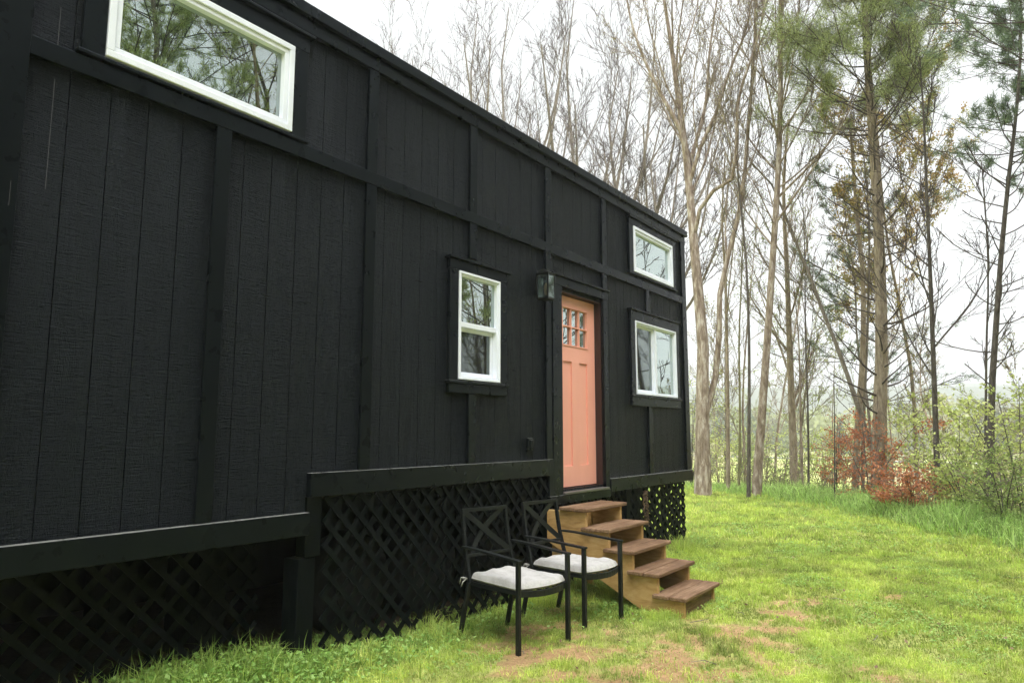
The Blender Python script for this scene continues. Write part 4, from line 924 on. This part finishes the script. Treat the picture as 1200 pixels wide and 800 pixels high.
# dense twiggy undergrowth on the bank
V_ = []; n = 2600; x = rng.uniform(-13, 5.5, n); y = rng.uniform(17, 44, n); s_ = edge_s(x, y); k = (s_ > .8) & (s_ < 26) & (x < 4.6); x, y = x[k], y[k]
z = ground_z(x, y); m_ = len(x); hh = rng.uniform(.4, 1.5, m_)
P0 = np.zeros((m_,4,3)); P0[:,0] = np.stack([x,y,z-.05],-1); d = rng.normal(0,.25,(m_,3)); d[:,2] = 1
for k in range(1,4): d[:,:2] += rng.normal(0,.12,(m_,2)); P0[:,k] = P0[:,k-1]+d*(hh/3)[:,None]
R0 = np.full((m_,4), .010)*np.linspace(1,.4,4); P1, R1 = grow(P0, R0, 5, .2, 1, .5, .7, .3, .12, 4, .7, np.random.default_rng(9), rmin=.005)
V, Qd = cat_tubes([tubes(P0,R0,3), tubes(P1,R1,3)])
tag(link('undergrowth', make_mesh('undergrowth', V, Qd, material=M['twig'])), 'tangle of bare brown twigs and brush covering the bank under the trees', 'undergrowth', kind='stuff')
V, Qd, T3, C = leafset(P1, 2, .05, .7, A3([.46,.40,.2]), A3([.40,.48,.15]), np.random.default_rng(10), .03)
tag(link('undergrowth_leaves', make_mesh('undergrowth_leaves', V, Qd, T3, tint=C, material=M['leaf'])), 'sparse straw and green leaflets on the brush down the bank', 'undergrowth leaves', kind='stuff')
# far woods across the valley
def woods(name, label, n, dmin, dmax, hmin, hmax, cA, cB, seed, per=260, leaf=1.1, conif=.3):
    rg = np.random.default_rng(seed); a = rg.uniform(-.35, 1.25, n); d = rg.uniform(dmin, dmax, n); x = 3.86-np.sin(a)*d; y = np.cos(a)*d; z = ground_z(x, y)
    h = rg.uniform(hmin, hmax, n); cf = rg.random(n) < conif; idx = np.repeat(np.arange(n), per); m = len(idx)
    t = rg.random(m); az = rg.uniform(0, 2*np.pi, m); rr = np.sqrt(rg.random(m))
    prof = np.where(cf[idx], .22*(1-t)+.02, .36*np.sqrt(np.clip(1-(2*t-1)**2, 0, 1))+.04); lump = 1+.35*np.sin(az*3+idx)*np.sin(t*9+idx)
    rad = h[idx]*prof*lump; c0 = np.stack([x[idx]+rad*rr*np.cos(az), y[idx]+rad*rr*np.sin(az), z[idx]+h[idx]*(.12+.88*t)], -1)
    s_ = (leaf*rg.uniform(.5,1.4,m))[:,None]; u = rg.normal(size=(m,3)); u /= np.linalg.norm(u,axis=1,keepdims=True); v = np.cross(u, rg.normal(size=(m,3))); v /= np.linalg.norm(v,axis=1,keepdims=True)
    V = np.stack([c0-u*s_*.5, c0+v*s_*.4, c0+u*s_*.5, c0-v*s_*.4], 1); Qd = np.arange(m)[:,None]*4+np.arange(4)
    col = np.where(cf[:,None], A3([.09,.14,.07]), cA*(1-rg.random((n,1))) + cB*rg.random((n,1)))[idx]*(1+.3*(rg.random((m,1))-.5))
    tag(link(name, make_mesh(name, V.reshape(-1,3), Qd, tint=np.repeat(col,4,0), material=M['leaf'])), label, 'woods', kind='stuff')
woods('far_woods', 'mixed woods along the far side of the valley fields', 520, 215, 330, 8, 17, A3([.28,.25,.14]), A3([.26,.33,.11]), 61, 240, 1.5)
woods('near_woods', 'brushy trees scattered along the near edge of the valley field', 34, 80, 170, 3, 7, A3([.36,.32,.17]), A3([.34,.42,.13]), 62, 520, .55, .12)


# ------------------------------------------------------------------ distant car
cx, cy = -79.5, 203.5; cz = float(ground_z(cx, cy))+.15
CR = empty('parked_car', (cx, cy, cz), 'tiny pale car on the road across the valley, glimpsed between the trunks', 'car')
bd = MB().prism([(-2.3,.35),(2.3,.35),(2.35,.75),(1.3,.95),(-2.2,1.0),(-2.35,.7)], -.85, .85, 'y')
bd.v = [(a+cx, b+cy, c+cz) for a, b, c in bd.v]; bd.build('body', M['carbody'], CR, .06)
cb = MB().prism([(-1.9,1.0),(1.0,.96),(.35,1.45),(-1.4,1.5)], -.75, .75, 'y'); cb.v = [(a+cx, b+cy, c+cz) for a, b, c in cb.v]; cb.build('windows', M['carglass'], CR, .04)
rfm = MB().box(cx-1.35, cx+.3, cy-.7, cy+.7, cz+1.5, cz+1.54).build('roof', M['carbody'], CR, .015)
for a in (-1.45, 1.45):
    for s in (-.8, .8): MB().tube([(cx+a, cy+s-.1, cz+.33), (cx+a, cy+s+.1, cz+.33)], .33, 16).build('wheel', M['rubber'], CR, smooth=True)

CZEN = 60
HAZE = .0011
# ------------------------------------------------------------------ sky, sun, haze
SUN_EL, SUN_AZ = R(52), R(-38)        # azimuth measured from +x towards +y; the veiled sun stands over the lawn, behind the camera
w = bpy.data.worlds.new('World'); sc.world = w; w.use_nodes = True; nt = w.node_tree; nt.nodes.clear()
out = N(nt, 'ShaderNodeOutputWorld'); bg = N(nt, 'ShaderNodeBackground'); bg.inputs[1].default_value = .1
sky = N(nt, 'ShaderNodeTexSky'); sky.sky_type = 'NISHITA'; sky.sun_disc = False; sky.sun_elevation = SUN_EL; sky.sun_rotation = math.pi/2 - SUN_AZ
sky.air_density = 1.0; sky.dust_density = 6.0; sky.ozone_density = 1
hs = N(nt, 'ShaderNodeHueSaturation'); hs.inputs['Saturation'].default_value = .15; nt.links.new(sky.outputs[0], hs.inputs['Color'])
tc = N(nt, 'ShaderNodeTexCoord'); sp = N(nt, 'ShaderNodeSeparateXYZ'); nt.links.new(tc.outputs['Generated'], sp.inputs[0])
cl = noise(nt, tc.outputs['Generated'], 2.2, 4)
g = ramp(nt, sp.outputs[2], [(0.0, (6.1,6.2,6.5)), (.50, (6.6,6.75,7.0)), (.62, (9,9.2,9.7)), (.80, (24,24.6,26)), (1.0, (CZEN,CZEN*1.02,CZEN*1.08))])
cm = N(nt, 'ShaderNodeMix', data_type='RGBA', blend_type='MULTIPLY'); cm.inputs[0].default_value = 1
nt.links.new(g, cm.inputs[6]); nt.links.new(ramp(nt, cl, [(.3, (.92,.93,.95)), (.7, (1.04,1.04,1.04))]), cm.inputs[7])
mx = N(nt, 'ShaderNodeMix', data_type='RGBA'); mx.inputs[0].default_value = .88
nt.links.new(hs.outputs[0], mx.inputs[6]); nt.links.new(cm.outputs[2], mx.inputs[7]); nt.links.new(mx.outputs[2], bg.inputs[0]); nt.links.new(bg.outputs[0], out.inputs[0])
L = bpy.data.lights.new('Sun', 'SUN'); L.energy = 2.4; L.angle = R(32); L.color = (1, .98, .95)
lo = bpy.data.objects.new('sun', L); COL.objects.link(lo)
dv = Vector((math.cos(SUN_EL)*math.cos(SUN_AZ), math.cos(SUN_EL)*math.sin(SUN_AZ), math.sin(SUN_EL)))
lo.rotation_euler = dv.to_track_quat('Z', 'Y').to_euler(); lo.location = (10, -8, 20)
if HAZE > 0:
    hz = MB().box(-980, 980, -980, 980, -12, 175).build('haze', bpy.data.materials.new('haze_air')); tag(hz, 'thin pale mist filling the valley and fading the far hills', 'haze', kind='stuff')
    hm = hz.data.materials[0]; hm.use_nodes = True; hn = hm.node_tree; hn.nodes.clear(); ho = N(hn, 'ShaderNodeOutputMaterial'); pv = N(hn, 'ShaderNodeVolumePrincipled')
    pv.inputs['Density'].default_value = HAZE; pv.inputs['Color'].default_value = (.97,.98,1,1); pv.inputs['Anisotropy'].default_value = .2
    hn.links.new(pv.outputs[0], ho.inputs['Volume'])

# ------------------------------------------------------------------ camera
cam = bpy.data.cameras.new('Camera'); co = bpy.data.objects.new('camera', cam); COL.objects.link(co); sc.camera = co
co.location = (3.86, 0, 1.55); cam.sensor_width = 36; cam.lens = 36*830/1200; cam.clip_end = 4000; cam.clip_start = .05
co.rotation_euler = (R(90+7.346), 0, R(35.41))
sc.view_settings.view_transform = 'Standard'; sc.view_settings.look = 'None'; sc.view_settings.exposure = .5; sc.view_settings.gamma = 1
sc.render.engine = 'CYCLES'; sc.cycles.max_bounces = 6; sc.cycles.transparent_max_bounces = 10; sc.cycles.adaptive_threshold = .025; sc.cycles.volume_bounces = 1
sc.cycles.use_denoising = True
try: sc.cycles.denoiser = 'OPENIMAGEDENOISE'
except Exception: pass
